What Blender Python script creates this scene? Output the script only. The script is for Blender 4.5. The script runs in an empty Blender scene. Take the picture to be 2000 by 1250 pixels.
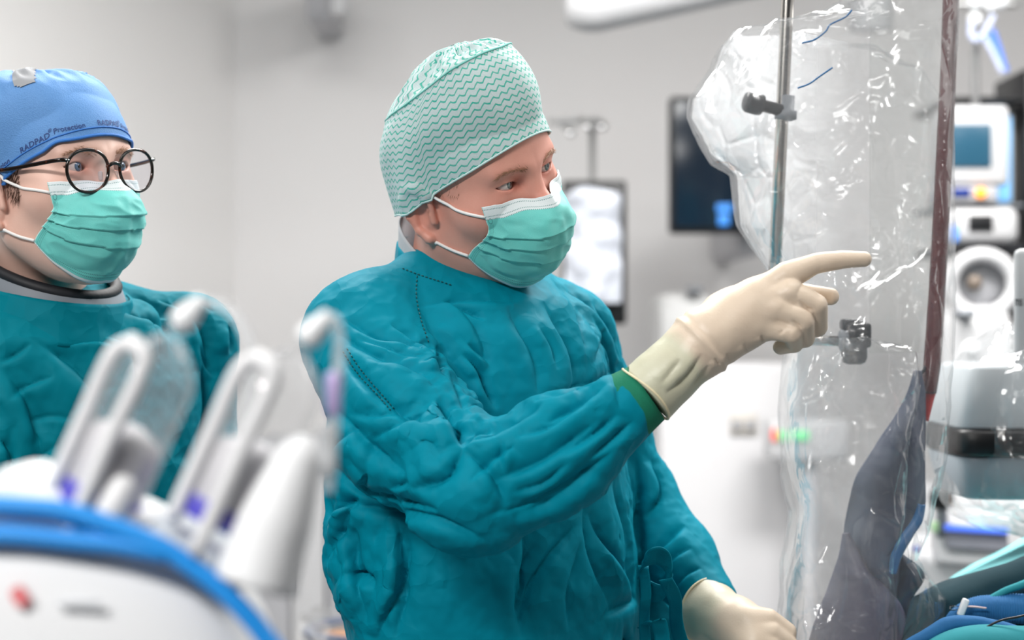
import bpy, bmesh, math, random
import numpy as np
from mathutils import Vector, Matrix

# ------------------------------------------------------------------ camera, world, lights, exposure
scene = bpy.context.scene
COL = scene.collection
FPX = 4000.0            # focal length in pixels of the 2000 x 1250 frame
ZC = 1.5                # camera height
cam = bpy.data.cameras.new('camera')
cam.sensor_width = 36.0
cam.lens = 72.0
cam.clip_start = 0.05
cam.clip_end = 60
cam.dof.use_dof = True
cam.dof.focus_distance = 2.22
cam.dof.aperture_fstop = 3.3
cam_ob = bpy.data.objects.new('camera', cam)
cam_ob.location = (0, 0, ZC)
cam_ob.rotation_euler = (math.pi / 2, 0, 0)
COL.objects.link(cam_ob)
scene.camera = cam_ob

world = bpy.data.worlds.new('world')
scene.world = world
world.use_nodes = True
wb = world.node_tree.nodes['Background']
wb.inputs['Color'].default_value = (0.93, 0.96, 1.0, 1)
wb.inputs['Strength'].default_value = 0.05

scene.view_settings.view_transform = 'Standard'
scene.view_settings.look = 'None'
scene.view_settings.exposure = 0.0
scene.view_settings.gamma = 1.0
scene.view_settings.use_curve_mapping = False
cy = scene.cycles
cy.max_bounces = 7; cy.diffuse_bounces = 3; cy.glossy_bounces = 3; cy.transmission_bounces = 4; cy.transparent_max_bounces = 14
cy.use_adaptive_sampling = True; cy.adaptive_threshold = 0.035
cy.caustics_reflective = False; cy.caustics_refractive = False

def area_light(name, loc, size, power, target=None, color=(1, 0.985, 0.96)):
    l = bpy.data.lights.new(name, 'AREA')
    l.shape = 'RECTANGLE'
    l.size, l.size_y = size
    l.energy = power
    l.color = color
    o = bpy.data.objects.new(name, l)
    o.location = loc
    if target is not None:
        d = Vector(target) - Vector(loc)
        o.rotation_euler = d.to_track_quat('-Z', 'Y').to_euler()
    COL.objects.link(o)
    return o
# ceiling fittings' light (the fittings themselves are built with the room)
LAMPS = [(-1.15, 1.8, 7), (0.75, 1.75, 7), (-0.5, 3.4, 50), (1.0, 3.4, 78), (2.4, 2.6, 14), (-1.3, -0.3, 134)]
for i, (lx, ly, le) in enumerate(LAMPS):
    area_light('ceiling_lamp_light', (lx, ly, 2.93), (1.15, 0.55), le, (lx, ly, 0))

# ------------------------------------------------------------------ helpers
def P(px, py, Y):
    return np.array([(px - 1000.0) / FPX * Y, Y, ZC + (625.0 - py) / FPX * Y])

def PX(V):
    return np.stack([1000 + FPX * V[:, 0] / V[:, 1], 625 - FPX * (V[:, 2] - ZC) / V[:, 1]], 1)

def tag(o, label=None, cat=None, group=None, kind=None):
    if label: o['label'] = label
    if cat: o['category'] = cat
    if group: o['group'] = group
    if kind: o['kind'] = kind
    return o

def empty(name, loc=(0, 0, 0), label=None, cat=None, group=None):
    o = bpy.data.objects.new(name, None)
    o.empty_display_size = 0.05
    o.location = loc
    COL.objects.link(o)
    return tag(o, label, cat, group)

def mesh_obj(name, V, F, mat, parent=None, smooth=True, uv=None, col=None):
    """V (n,3) world coords, F list/array of faces; kept in world space under its parent."""
    me = bpy.data.meshes.new(name)
    V = np.asarray(V, dtype=np.float32)
    if isinstance(F, np.ndarray):
        n, k = F.shape
        me.vertices.add(len(V)); me.vertices.foreach_set('co', V.ravel())
        me.loops.add(n * k); me.loops.foreach_set('vertex_index', F.astype(np.int32).ravel())
        me.polygons.add(n)
        me.polygons.foreach_set('loop_start', np.arange(0, n * k, k, dtype=np.int32))
        me.polygons.foreach_set('loop_total', np.full(n, k, dtype=np.int32))
        me.update(calc_edges=True)
        me.validate()
    else:
        me.from_pydata(V.tolist(), [], [list(f) for f in F])
    if smooth:
        me.polygons.foreach_set('use_smooth', np.ones(len(me.polygons), dtype=bool))
    li = np.zeros(len(me.loops), dtype=np.int32)
    me.loops.foreach_get('vertex_index', li)
    if uv is not None:
        ul = me.uv_layers.new(name='UVMap')
        ul.data.foreach_set('uv', np.asarray(uv, dtype=np.float32)[li].ravel())
    if col is not None:
        ca = me.color_attributes.new('tint', 'FLOAT_COLOR', 'POINT')
        c4 = np.ones((len(V), 4), dtype=np.float32); c4[:, :3] = col
        ca.data.foreach_set('color', c4.ravel())
    o = bpy.data.objects.new(name, me)
    if mat is not None:
        me.materials.append(mat)
    COL.objects.link(o)
    if parent is not None:
        o.parent = parent
        # meshes stay in world space: an Empty at the thing's base is undone, a mesh parent sits at the origin already
        if parent.type == 'EMPTY':
            o.matrix_parent_inverse = Matrix.Translation(parent.location).inverted()
    return o

class MB:
    """collects pieces of one mesh"""
    def __init__(s): s.V = []; s.F = []; s.n = 0
    def add(s, V, F):
        V = np.asarray(V, float)
        s.V.append(V)
        s.F += [tuple(int(i) + s.n for i in f) for f in F]
        s.n += len(V)
        return s
    def build(s, name, mat, parent=None, smooth=True):
        return mesh_obj(name, np.concatenate(s.V), s.F, mat, parent, smooth)

def frame_from(d, up=(0, 0, 1)):
    d = np.asarray(d, float); d = d / np.linalg.norm(d)
    u = np.asarray(up, float)
    if abs(d @ u) > 0.95: u = np.array([1.0, 0, 0])
    a = np.cross(u, d); a /= np.linalg.norm(a)
    b = np.cross(d, a)
    return a, b, d

def rbox(c, s, r=0.004, M=None, seg=2):
    """rounded box centred at c with full sizes s; M 3x3 rotation (columns = axes)"""
    bm = bmesh.new()
    bmesh.ops.create_cube(bm, size=1.0)
    for v in bm.verts:
        v.co = Vector((v.co.x * s[0], v.co.y * s[1], v.co.z * s[2]))
    r = min(r, min(s) * 0.49)
    if r > 0:
        bmesh.ops.bevel(bm, geom=list(bm.edges), offset=r, segments=seg, profile=0.5, affect='EDGES')
    V = np.array([v.co[:] for v in bm.verts])
    F = [[v.index for v in f.verts] for f in bm.faces]
    bm.free()
    if M is not None: V = V @ np.asarray(M).T
    return V + np.asarray(c), F

def catmull(pts, n=8, closed=False):
    p = np.asarray(pts, float)
    k = len(p)
    out = []
    rng = range(k if closed else k - 1)
    for i in rng:
        if closed:
            a, b, c, d = p[(i - 1) % k], p[i], p[(i + 1) % k], p[(i + 2) % k]
        else:
            a = p[i - 1] if i > 0 else 2 * p[0] - p[1]
            b, c = p[i], p[i + 1]
            d = p[i + 2] if i + 2 < k else 2 * p[-1] - p[-2]
        t = np.arange(n)[:, None] / n
        out.append(0.5 * ((2 * b) + (c - a) * t + (2 * a - 5 * b + 4 * c - d) * t**2 + (3 * b - a - 3 * c + d) * t**3))
    out = np.concatenate(out)
    if not closed: out = np.concatenate([out, p[-1:]])
    return out

def tube(pts, r, seg=10, closed=False, caps=True, flat=1.0, up=(0, 0, 1)):
    p = np.asarray(pts, float)
    n = len(p)
    r = np.broadcast_to(np.asarray(r, float), (n,))
    T = np.zeros_like(p)
    if closed:
        T = np.roll(p, -1, 0) - np.roll(p, 1, 0)
    else:
        T[1:-1] = p[2:] - p[:-2]; T[0] = p[1] - p[0]; T[-1] = p[-1] - p[-2]
    T /= np.linalg.norm(T, axis=1)[:, None] + 1e-12
    a, b, _ = frame_from(T[0], up)
    A = [a]
    for i in range(1, n):
        a = A[-1] - T[i] * (A[-1] @ T[i]); a /= np.linalg.norm(a) + 1e-12
        A.append(a)
    A = np.array(A); B = np.cross(T, A)
    th = np.arange(seg) / seg * 2 * np.pi
    V = (p[:, None] + r[:, None, None] * (np.cos(th)[None, :, None] * A[:, None] + flat * np.sin(th)[None, :, None] * B[:, None])).reshape(-1, 3)
    F = []
    m = n if closed else n - 1
    for i in range(m):
        for j in range(seg):
            i2 = (i + 1) % n; j2 = (j + 1) % seg
            F.append((i * seg + j, i * seg + j2, i2 * seg + j2, i2 * seg + j))
    if caps and not closed:
        F.append(tuple(range(seg))[::-1]); F.append(tuple((n - 1) * seg + j for j in range(seg)))
    return V, F

def lathe(prof, origin, axis, seg=24, up=(0, 0, 1)):
    """prof list of (r, h) along axis"""
    a, b, d = frame_from(axis, up)
    th = np.arange(seg) / seg * 2 * np.pi
    V = []
    for r, h in prof:
        V.append(np.asarray(origin) + d * h + r * (np.cos(th)[:, None] * a + np.sin(th)[:, None] * b))
    V = np.concatenate(V)
    F = []
    for i in range(len(prof) - 1):
        for j in range(seg):
            j2 = (j + 1) % seg
            F.append((i * seg + j, i * seg + j2, (i + 1) * seg + j2, (i + 1) * seg + j))
    F.append(tuple(range(seg))[::-1])
    F.append(tuple((len(prof) - 1) * seg + j for j in range(seg)))
    return V, F

def grid_faces(nu, nv, closed_u=False):
    i, j = np.meshgrid(np.arange(nv - 1), np.arange(nu if closed_u else nu - 1), indexing='ij')
    j2 = (j + 1) % nu
    return np.stack([i * nu + j, i * nu + j2, (i + 1) * nu + j2, (i + 1) * nu + j], -1).reshape(-1, 4)

def grid_normals(G, closed_u=False):
    """G (nv,nu,3)"""
    if closed_u:
        du = np.roll(G, -1, 1) - np.roll(G, 1, 1)
    else:
        du = np.gradient(G, axis=1)
    dv = np.gradient(G, axis=0)
    n = np.cross(du, dv)
    return n / (np.linalg.norm(n, axis=-1, keepdims=True) + 1e-12)

def thick_grid(G, t, closed_u=False):
    """closed shell from a grid surface: the back layer lies t behind it; returns V, F(quads)"""
    nv, nu = G.shape[:2]
    N = grid_normals(G, closed_u)
    V = np.concatenate([G.reshape(-1, 3), (G - N * t).reshape(-1, 3)])
    f1 = grid_faces(nu, nv, closed_u)
    f2 = f1[:, ::-1] + nu * nv
    fs = [f1, f2]
    o = nu * nv
    ii = np.arange(nu if closed_u else nu - 1)
    i2 = (ii + 1) % nu
    fs.append(np.stack([i2, ii, ii + o, i2 + o], 1))
    b = (nv - 1) * nu
    fs.append(np.stack([b + ii, b + i2, b + i2 + o, b + ii + o], 1))
    if not closed_u:
        jj = np.arange(nv - 1)
        fs.append(np.stack([jj * nu, (jj + 1) * nu, (jj + 1) * nu + o, jj * nu + o], 1))
        fs.append(np.stack([(jj + 1) * nu + nu - 1, jj * nu + nu - 1, jj * nu + nu - 1 + o, (jj + 1) * nu + nu - 1 + o], 1))
    return V, np.concatenate(fs)

# ---- noise
_rng = np.random.RandomState(7)
_perm = _rng.permutation(256); _perm = np.concatenate([_perm, _perm, _perm])
_g = _rng.normal(size=(256, 3)); _g /= np.linalg.norm(_g, axis=1)[:, None]
def noise(p):
    p = np.asarray(p, float)
    i = np.floor(p).astype(int); f = p - i
    u = f * f * f * (f * (f * 6 - 15) + 10)
    i &= 255
    res = 0
    for dx in (0, 1):
        for dy in (0, 1):
            for dz in (0, 1):
                h = _perm[_perm[_perm[(i[:, 0] + dx) & 255] + ((i[:, 1] + dy) & 255)] + ((i[:, 2] + dz) & 255)]
                g = _g[h]
                d = f - np.array([dx, dy, dz])
                w = (u[:, 0] if dx else 1 - u[:, 0]) * (u[:, 1] if dy else 1 - u[:, 1]) * (u[:, 2] if dz else 1 - u[:, 2])
                res = res + w * (g * d).sum(1)
    return res
def ridged(p):
    return 1 - np.minimum(1, np.abs(noise(p)) * 2.6)

# ---- signed distances (vectorised over points p (n,3))
def ln(v): return np.sqrt(np.einsum('ij,ij->i', v, v))
def sd_sphere(p, c, r): return ln(p - np.asarray(c)) - r
def sd_ell(p, c, r):
    q = p - np.asarray(c); r = np.asarray(r)
    k0 = ln(q / r); k1 = ln(q / (r * r))
    return np.where(k1 > 1e-9, k0 * (k0 - 1) / np.maximum(k1, 1e-9), -r.min())
def sd_cone(p, a, b, r1, r2):
    a = np.asarray(a, float); b = np.asarray(b, float)
    ba = b - a; bb = ba @ ba
    pa = p - a
    t = pa @ ba
    h = np.clip(t / bb, 0, 1)
    d2 = np.einsum('ij,ij->i', pa, pa) - 2 * h * t + h * h * bb
    return np.sqrt(np.maximum(d2, 0)) - (r1 + (r2 - r1) * h)
def smin(a, b, k):
    h = np.clip(0.5 + 0.5 * (b - a) / k, 0, 1)
    return b + (a - b) * h - k * h * (1 - h)
def smax(a, b, k): return -smin(-a, -b, k)

def surface_net(fn, lo, hi, h, stride=4):
    """mesh of fn = 0 by surface nets, evaluated only close to the surface"""
    lo = np.asarray(lo, float); hi = np.asarray(hi, float)
    n = (np.ceil((hi - lo) / h / stride).astype(int) * stride) + 1
    nc = (n - 1) // stride + 1
    cg = np.stack(np.meshgrid(*[lo[k] + np.arange(nc[k]) * h * stride for k in range(3)], indexing='ij'), -1)
    cv = fn(cg.reshape(-1, 3)).reshape(nc)
    near = np.abs(cv) < h * stride * 2.2
    blk = np.zeros(nc - 1, bool)
    for dx in (0, 1):
        for dy in (0, 1):
            for dz in (0, 1):
                blk |= near[dx:nc[0] - 1 + dx, dy:nc[1] - 1 + dy, dz:nc[2] - 1 + dz]
    val = np.repeat(np.repeat(np.repeat(cv, stride, 0), stride, 1), stride, 2)[:n[0], :n[1], :n[2]].astype(np.float32).copy()
    m = np.zeros(n, bool)
    mb = np.repeat(np.repeat(np.repeat(blk, stride, 0), stride, 1), stride, 2)
    for dx in (0, 1):
        for dy in (0, 1):
            for dz in (0, 1):
                m[dx:dx + mb.shape[0], dy:dy + mb.shape[1], dz:dz + mb.shape[2]] |= mb
    idx = np.argwhere(m)
    for s in range(0, len(idx), 400000):
        q = idx[s:s + 400000]
        val[q[:, 0], q[:, 1], q[:, 2]] = fn(lo + q * h)
    S = val < 0
    c = np.zeros(n - 1, np.int8)
    for dx in (0, 1):
        for dy in (0, 1):
            for dz in (0, 1):
                c += S[dx:n[0] - 1 + dx, dy:n[1] - 1 + dy, dz:n[2] - 1 + dz]
    act = (c > 0) & (c < 8)
    ci = np.argwhere(act)
    vid = np.full(n - 1, -1, np.int64)
    vid[act] = np.arange(len(ci))
    acc = np.zeros((len(ci), 3)); cnt = np.zeros(len(ci))
    corners = [(x, y, z) for x in (0, 1) for y in (0, 1) for z in (0, 1)]
    for a in corners:
        for ax in range(3):
            if a[ax]: continue
            b = list(a); b[ax] = 1
            va = val[ci[:, 0] + a[0], ci[:, 1] + a[1], ci[:, 2] + a[2]]
            vb = val[ci[:, 0] + b[0], ci[:, 1] + b[1], ci[:, 2] + b[2]]
            x = (va < 0) != (vb < 0)
            t = np.where(x, va / np.where(x, va - vb, 1), 0)
            pt = np.tile(np.array(a, float), (len(ci), 1)); pt[:, ax] += t
            acc[x] += pt[x]; cnt[x] += 1
    V = lo + (ci + acc / cnt[:, None]) * h
    F = []
    for ax in range(3):
        sl0 = [slice(None)] * 3; sl1 = [slice(None)] * 3
        sl0[ax] = slice(0, n[ax] - 1); sl1[ax] = slice(1, n[ax])
        A = S[tuple(sl0)]; B = S[tuple(sl1)]
        e = np.argwhere(A != B)
        o1, o2 = [(1, 2), (2, 0), (0, 1)][ax]
        ok = (e[:, o1] > 0) & (e[:, o2] > 0) & (e[:, o1] < n[o1] - 1) & (e[:, o2] < n[o2] - 1)
        e = e[ok]
        def cell(d1, d2):
            q = e.copy(); q[:, o1] -= d1; q[:, o2] -= d2
            return vid[q[:, 0], q[:, 1], q[:, 2]]
        q = np.stack([cell(1, 1), cell(0, 1), cell(0, 0), cell(1, 0)], 1)
        inside = A[e[:, 0], e[:, 1], e[:, 2]]
        q[~inside] = q[~inside][:, ::-1]
        F.append(q)
    F = np.concatenate(F)
    return V, F[(F >= 0).all(1)]

def sd_grad(fn, V, e=0.0008):
    d0 = fn(V)
    g = np.stack([fn(V + np.eye(3)[k] * e) - d0 for k in range(3)], 1) / e
    l = np.linalg.norm(g, axis=1, keepdims=True) + 1e-9
    return d0, g / l

def snap(fn, V, it=2, step=0.7, lim=0.004):
    for _ in range(it):
        d, g = sd_grad(fn, V)
        V = V - g * np.clip(d * step, -lim, lim)[:, None]
    return V

# ------------------------------------------------------------------ materials
def srgb(r, g, b):
    f = lambda c: (c / 255.0) / 12.92 if c <= 10 else (((c / 255.0) + 0.055) / 1.055) ** 2.4
    return (f(r), f(g), f(b), 1.0)

class NT:
    def __init__(s, name):
        s.mat = bpy.data.materials.new(name); s.mat.use_nodes = True
        s.nt = s.mat.node_tree
        s.b = s.nt.nodes['Principled BSDF']
        s.out = s.nt.nodes['Material Output']
    def n(s, t, **kw):
        nd = s.nt.nodes.new(t)
        for k, v in kw.items(): setattr(nd, k, v)
        return nd
    def l(s, a, b): s.nt.links.new(a, b)
    def setv(s, sock, v):
        if hasattr(v, 'default_value') or isinstance(v, bpy.types.NodeSocket): s.l(v, sock)
        else: sock.default_value = v
    def math(s, op, a, b=None, c=None, clamp=False):
        nd = s.n('ShaderNodeMath', operation=op); nd.use_clamp = clamp
        s.setv(nd.inputs[0], a)
        if b is not None: s.setv(nd.inputs[1], b)
        if c is not None: s.setv(nd.inputs[2], c)
        return nd.outputs[0]
    def mix(s, f, a, b, blend='MIX'):
        nd = s.n('ShaderNodeMix', data_type='RGBA', blend_type=blend)
        s.setv(nd.inputs['Factor'], f); s.setv(nd.inputs['A'], a) if False else None
        s.setv(nd.inputs[6], a); s.setv(nd.inputs[7], b)
        return nd.outputs[2]
    def coord(s, kind='Object'):
        return s.n('ShaderNodeTexCoord').outputs[kind]
    def uv(s):
        x = s.n('ShaderNodeSeparateXYZ'); s.l(s.coord('UV'), x.inputs[0])
        return x.outputs[0], x.outputs[1]
    def noise(s, scale, detail=2, rough=0.5, vec=None, stretch=None, dist=0.0):
        nd = s.n('ShaderNodeTexNoise')
        nd.inputs['Scale'].default_value = scale; nd.inputs['Detail'].default_value = detail
        nd.inputs['Roughness'].default_value = rough; nd.inputs['Distortion'].default_value = dist
        v = vec if vec is not None else s.coord('Object')
        if stretch:
            mp = s.n('ShaderNodeMapping'); mp.inputs['Scale'].default_value = stretch
            s.l(v, mp.inputs[0]); v = mp.outputs[0]
        s.l(v, nd.inputs['Vector'])
        return nd.outputs['Fac']
    def voronoi(s, scale, feature='F1', vec=None):
        nd = s.n('ShaderNodeTexVoronoi', feature=feature)
        nd.inputs['Scale'].default_value = scale
        s.l(vec if vec is not None else s.coord('Object'), nd.inputs['Vector'])
        return nd.outputs['Distance']
    def ramp(s, f, stops):
        nd = s.n('ShaderNodeValToRGB')
        el = nd.color_ramp.elements
        while len(el) < len(stops): el.new(0.5)
        for e, (p, c) in zip(el, stops):
            e.position = p; e.color = c if len(c) == 4 else (*c, 1)
        s.setv(nd.inputs[0], f)
        return nd.outputs[0]
    def bump(s, height, strength=0.3, dist=0.002, normal=None):
        nd = s.n('ShaderNodeBump')
        nd.inputs['Strength'].default_value = strength; nd.inputs['Distance'].default_value = dist
        s.l(height, nd.inputs['Height'])
        if normal is not None: s.l(normal, nd.inputs['Normal'])
        return nd.outputs[0]
    def base(s, c): s.setv(s.b.inputs['Base Color'], c)
    def set(s, **kw):
        for k, v in kw.items(): s.setv(s.b.inputs[k.replace('_', ' ')], v)
        return s

def plain(name, c, rough=0.5, metal=0.0, var=0.05, scale=20, bump=0.0, bscale=200, spec=0.5, emit=None, estr=1.0, **kw):
    t = NT(name)
    dark = tuple(x * (1 - var) for x in c[:3]) + (1,)
    lite = tuple(min(1, x * (1 + var)) for x in c[:3]) + (1,)
    t.base(t.mix(t.noise(scale, 3), dark, lite))
    t.b.inputs['Roughness'].default_value = rough
    t.b.inputs['Metallic'].default_value = metal
    t.b.inputs['Specular IOR Level'].default_value = spec
    if bump: t.l(t.bump(t.noise(bscale, 2), bump, 0.001), t.b.inputs['Normal'])
    if emit is not None:
        t.b.inputs['Emission Color'].default_value = emit
        t.b.inputs['Emission Strength'].default_value = estr
    for k, v in kw.items(): t.b.inputs[k.replace('_', ' ')].default_value = v
    return t.mat
# ------------------------------------------------------------------ the room
M_wall = plain('painted_wall', srgb(226, 224, 224), 0.55, var=0.012, scale=3, bump=0.05, bscale=60)
M_wall2 = plain('painted_wall_side', srgb(238, 236, 235), 0.55, var=0.012, scale=3, bump=0.05, bscale=60)
M_floor = plain('vinyl_floor', srgb(120, 123, 126), 0.35, var=0.05, scale=30)
M_ceil = plain('ceiling_paint', srgb(235, 235, 233), 0.7, var=0.01)
def slab(name, pts, mat, kind='structure', thick=0.1):
    """vertical wall along a floor line, or flat slab; pts = two floor points"""
    (x0, y0), (x1, y1), z0, z1 = pts
    d = np.array([x1 - x0, y1 - y0]); L = np.linalg.norm(d); d /= L
    n = np.array([-d[1], d[0]])
    c = [(x0 + x1) / 2 + n[0] * thick / 2, (y0 + y1) / 2 + n[1] * thick / 2, (z0 + z1) / 2]
    V, F = rbox(c, (L, thick, z1 - z0), 0, np.array([[d[0], n[0], 0], [d[1], n[1], 0], [0, 0, 1]]))
    o = mesh_obj(name, V, F, mat, None, smooth=False)
    return tag(o, kind=kind)
CORNER = (-0.81, 6.0)
slab('wall_back', (CORNER, (3.6, 6.0), 0, 3.0), M_wall)
slab('wall_left', ((-2.6, 2.4), CORNER, 0, 3.0), M_wall2)
slab('wall_right', ((3.6, 6.0), (3.6, 0.2), 0, 3.0), M_wall)
V, F = rbox((0.45, 2.6, -0.05), (6.6, 7.4, 0.1), 0)
tag(mesh_obj('floor', V, F, M_floor, None, False), kind='structure')
V, F = rbox((0.45, 2.6, 3.06), (6.6, 7.4, 0.1), 0)
tag(mesh_obj('ceiling', V, F, M_ceil, None, False), kind='structure')
M_lampframe = plain('lamp_frame', srgb(235, 235, 235), 0.4, var=0.02)
M_diff = plain('lamp_diffuser', (0.9, 0.9, 0.9, 1), 0.5, var=0.01, emit=(1, 0.985, 0.96, 1), estr=2.0)
for i, (lx, ly, le) in enumerate(LAMPS):
    where = ['nearest the left wall', 'above the radiation shield', 'above the two surgeons', 'towards the back wall', 'nearest the right wall', 'above the contrast injector'][i]
    e = empty('ceiling_light', (lx, ly, 3.0), 'white rectangular ceiling light panel ' + where, 'ceiling light', 'ceiling light panels')
    mb = MB()
    for s in (-1, 1):
        mb.add(*rbox((lx + s * 0.6, ly, 2.985), (0.04, 0.68, 0.05), 0.005))
        mb.add(*rbox((lx, ly + s * 0.32, 2.985), (1.16, 0.04, 0.05), 0.005))
    mb.build('frame', M_lampframe, e)
    V, F = rbox((lx, ly, 2.985), (1.16, 0.6, 0.02), 0.004)
    mesh_obj('diffuser', V, F, M_diff, e)
# ------------------------------------------------------------------ people: materials
def skin_mat(name, base, warm):
    t = NT(name)
    at = t.n('ShaderNodeAttribute'); at.attribute_name = 'tint'
    n1 = t.noise(45, 4, 0.6); n2 = t.noise(420, 2)
    c = t.mix(t.math('MULTIPLY', n1, 0.35), base, warm)
    c = t.mix(t.math('MULTIPLY', n2, 0.10), c, srgb(235, 205, 190))
    c = t.mix(1.0, c, at.outputs['Color'], 'MULTIPLY')
    t.base(c)
    t.set(Roughness=0.48)
    h = t.math('ADD', t.noise(900, 2), t.math('MULTIPLY', t.noise(160, 3), 0.7))
    t.l(t.bump(h, 0.12, 0.0008), t.b.inputs['Normal'])
    return t.mat
M_skinA = skin_mat('skin_pinkish', srgb(228, 164, 146), srgb(208, 130, 114))
M_skinB = skin_mat('skin_fair', srgb(232, 194, 178), srgb(212, 150, 132))

def gown_mat(name, c1, c2):
    t = NT(name)
    n = t.noise(9, 3, 0.55)
    t.base(t.mix(n, c1, c2))
    t.set(Roughness=0.6)
    t.b.inputs['Specular IOR Level'].default_value = 0.07
    wv = t.n('ShaderNodeTexNoise'); wv.inputs['Scale'].default_value = 22; wv.inputs['Detail'].default_value = 2
    t.l(t.coord('Object'), wv.inputs['Vector'])
    vm = t.n('ShaderNodeVectorMath', operation='MULTIPLY_ADD')
    t.l(wv.outputs['Color'], vm.inputs[0]); vm.inputs[1].default_value = (0.035, 0.035, 0.035); t.l(t.coord('Object'), vm.inputs[2])
    v1 = t.math('MULTIPLY', t.voronoi(34, 'F1', vm.outputs[0]), t.ramp(t.noise(8, 1), [(0.4, (.15, .15, .15)), (0.65, (1, 1, 1))]))
    t.l(t.bump(v1, 0.5, 0.009), t.b.inputs['Normal'])
    return t.mat
M_gownA = gown_mat('gown_teal_cotton', srgb(0, 122, 144), srgb(0, 138, 160))
M_gownB = gown_mat('gown_green_cotton', srgb(0, 110, 126), srgb(0, 122, 138))
M_thread = plain('stitch_thread', srgb(0, 88, 92), 0.7)
M_cuffknit = plain('green_knit', srgb(0, 118, 88), 0.85, var=0.12, scale=600, bump=0.5, bscale=900)
M_trouser = plain('scrub_trousers', srgb(38, 105, 112), 0.8, var=0.08)
M_shoe = plain('clog_rubber', srgb(40, 70, 140), 0.5)
M_grey = plain('grey_cotton', srgb(178, 180, 184), 0.9, var=0.05, scale=300, bump=0.2)
M_eyew = NT('eyeball')
_t = M_eyew

def eye_mat(name, iris):
    """iris and pupil from the distance to the gaze axis (local +Y of the eye object's UV)"""
    t = NT(name)
    u, v = t.uv()          # u = angle from gaze axis in radians / pi
    c = t.ramp(u, [(0.0, (0.004, 0.004, 0.005)), (0.050, (0.005, 0.005, 0.006)), (0.062, iris),
                   (0.125, tuple(x * 0.75 for x in iris[:3])), (0.143, tuple(x * 0.35 for x in iris[:3])), (0.155, srgb(206, 196, 192)), (0.4, srgb(200, 176, 170))])
    t.base(c)
    t.set(Roughness=0.06)
    t.b.inputs['Coat Weight'].default_value = 0.6
    return t.mat
M_eyeA = eye_mat('eye_grey_green', srgb(112, 128, 126))
M_eyeB = eye_mat('eye_blue', srgb(96, 122, 150))
M_brow = plain('brow_hair', srgb(168, 126, 98), 0.6, var=0.2, scale=80)
M_hairB = plain('brown_hair', srgb(92, 66, 52), 0.5, var=0.25, scale=120)

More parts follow.
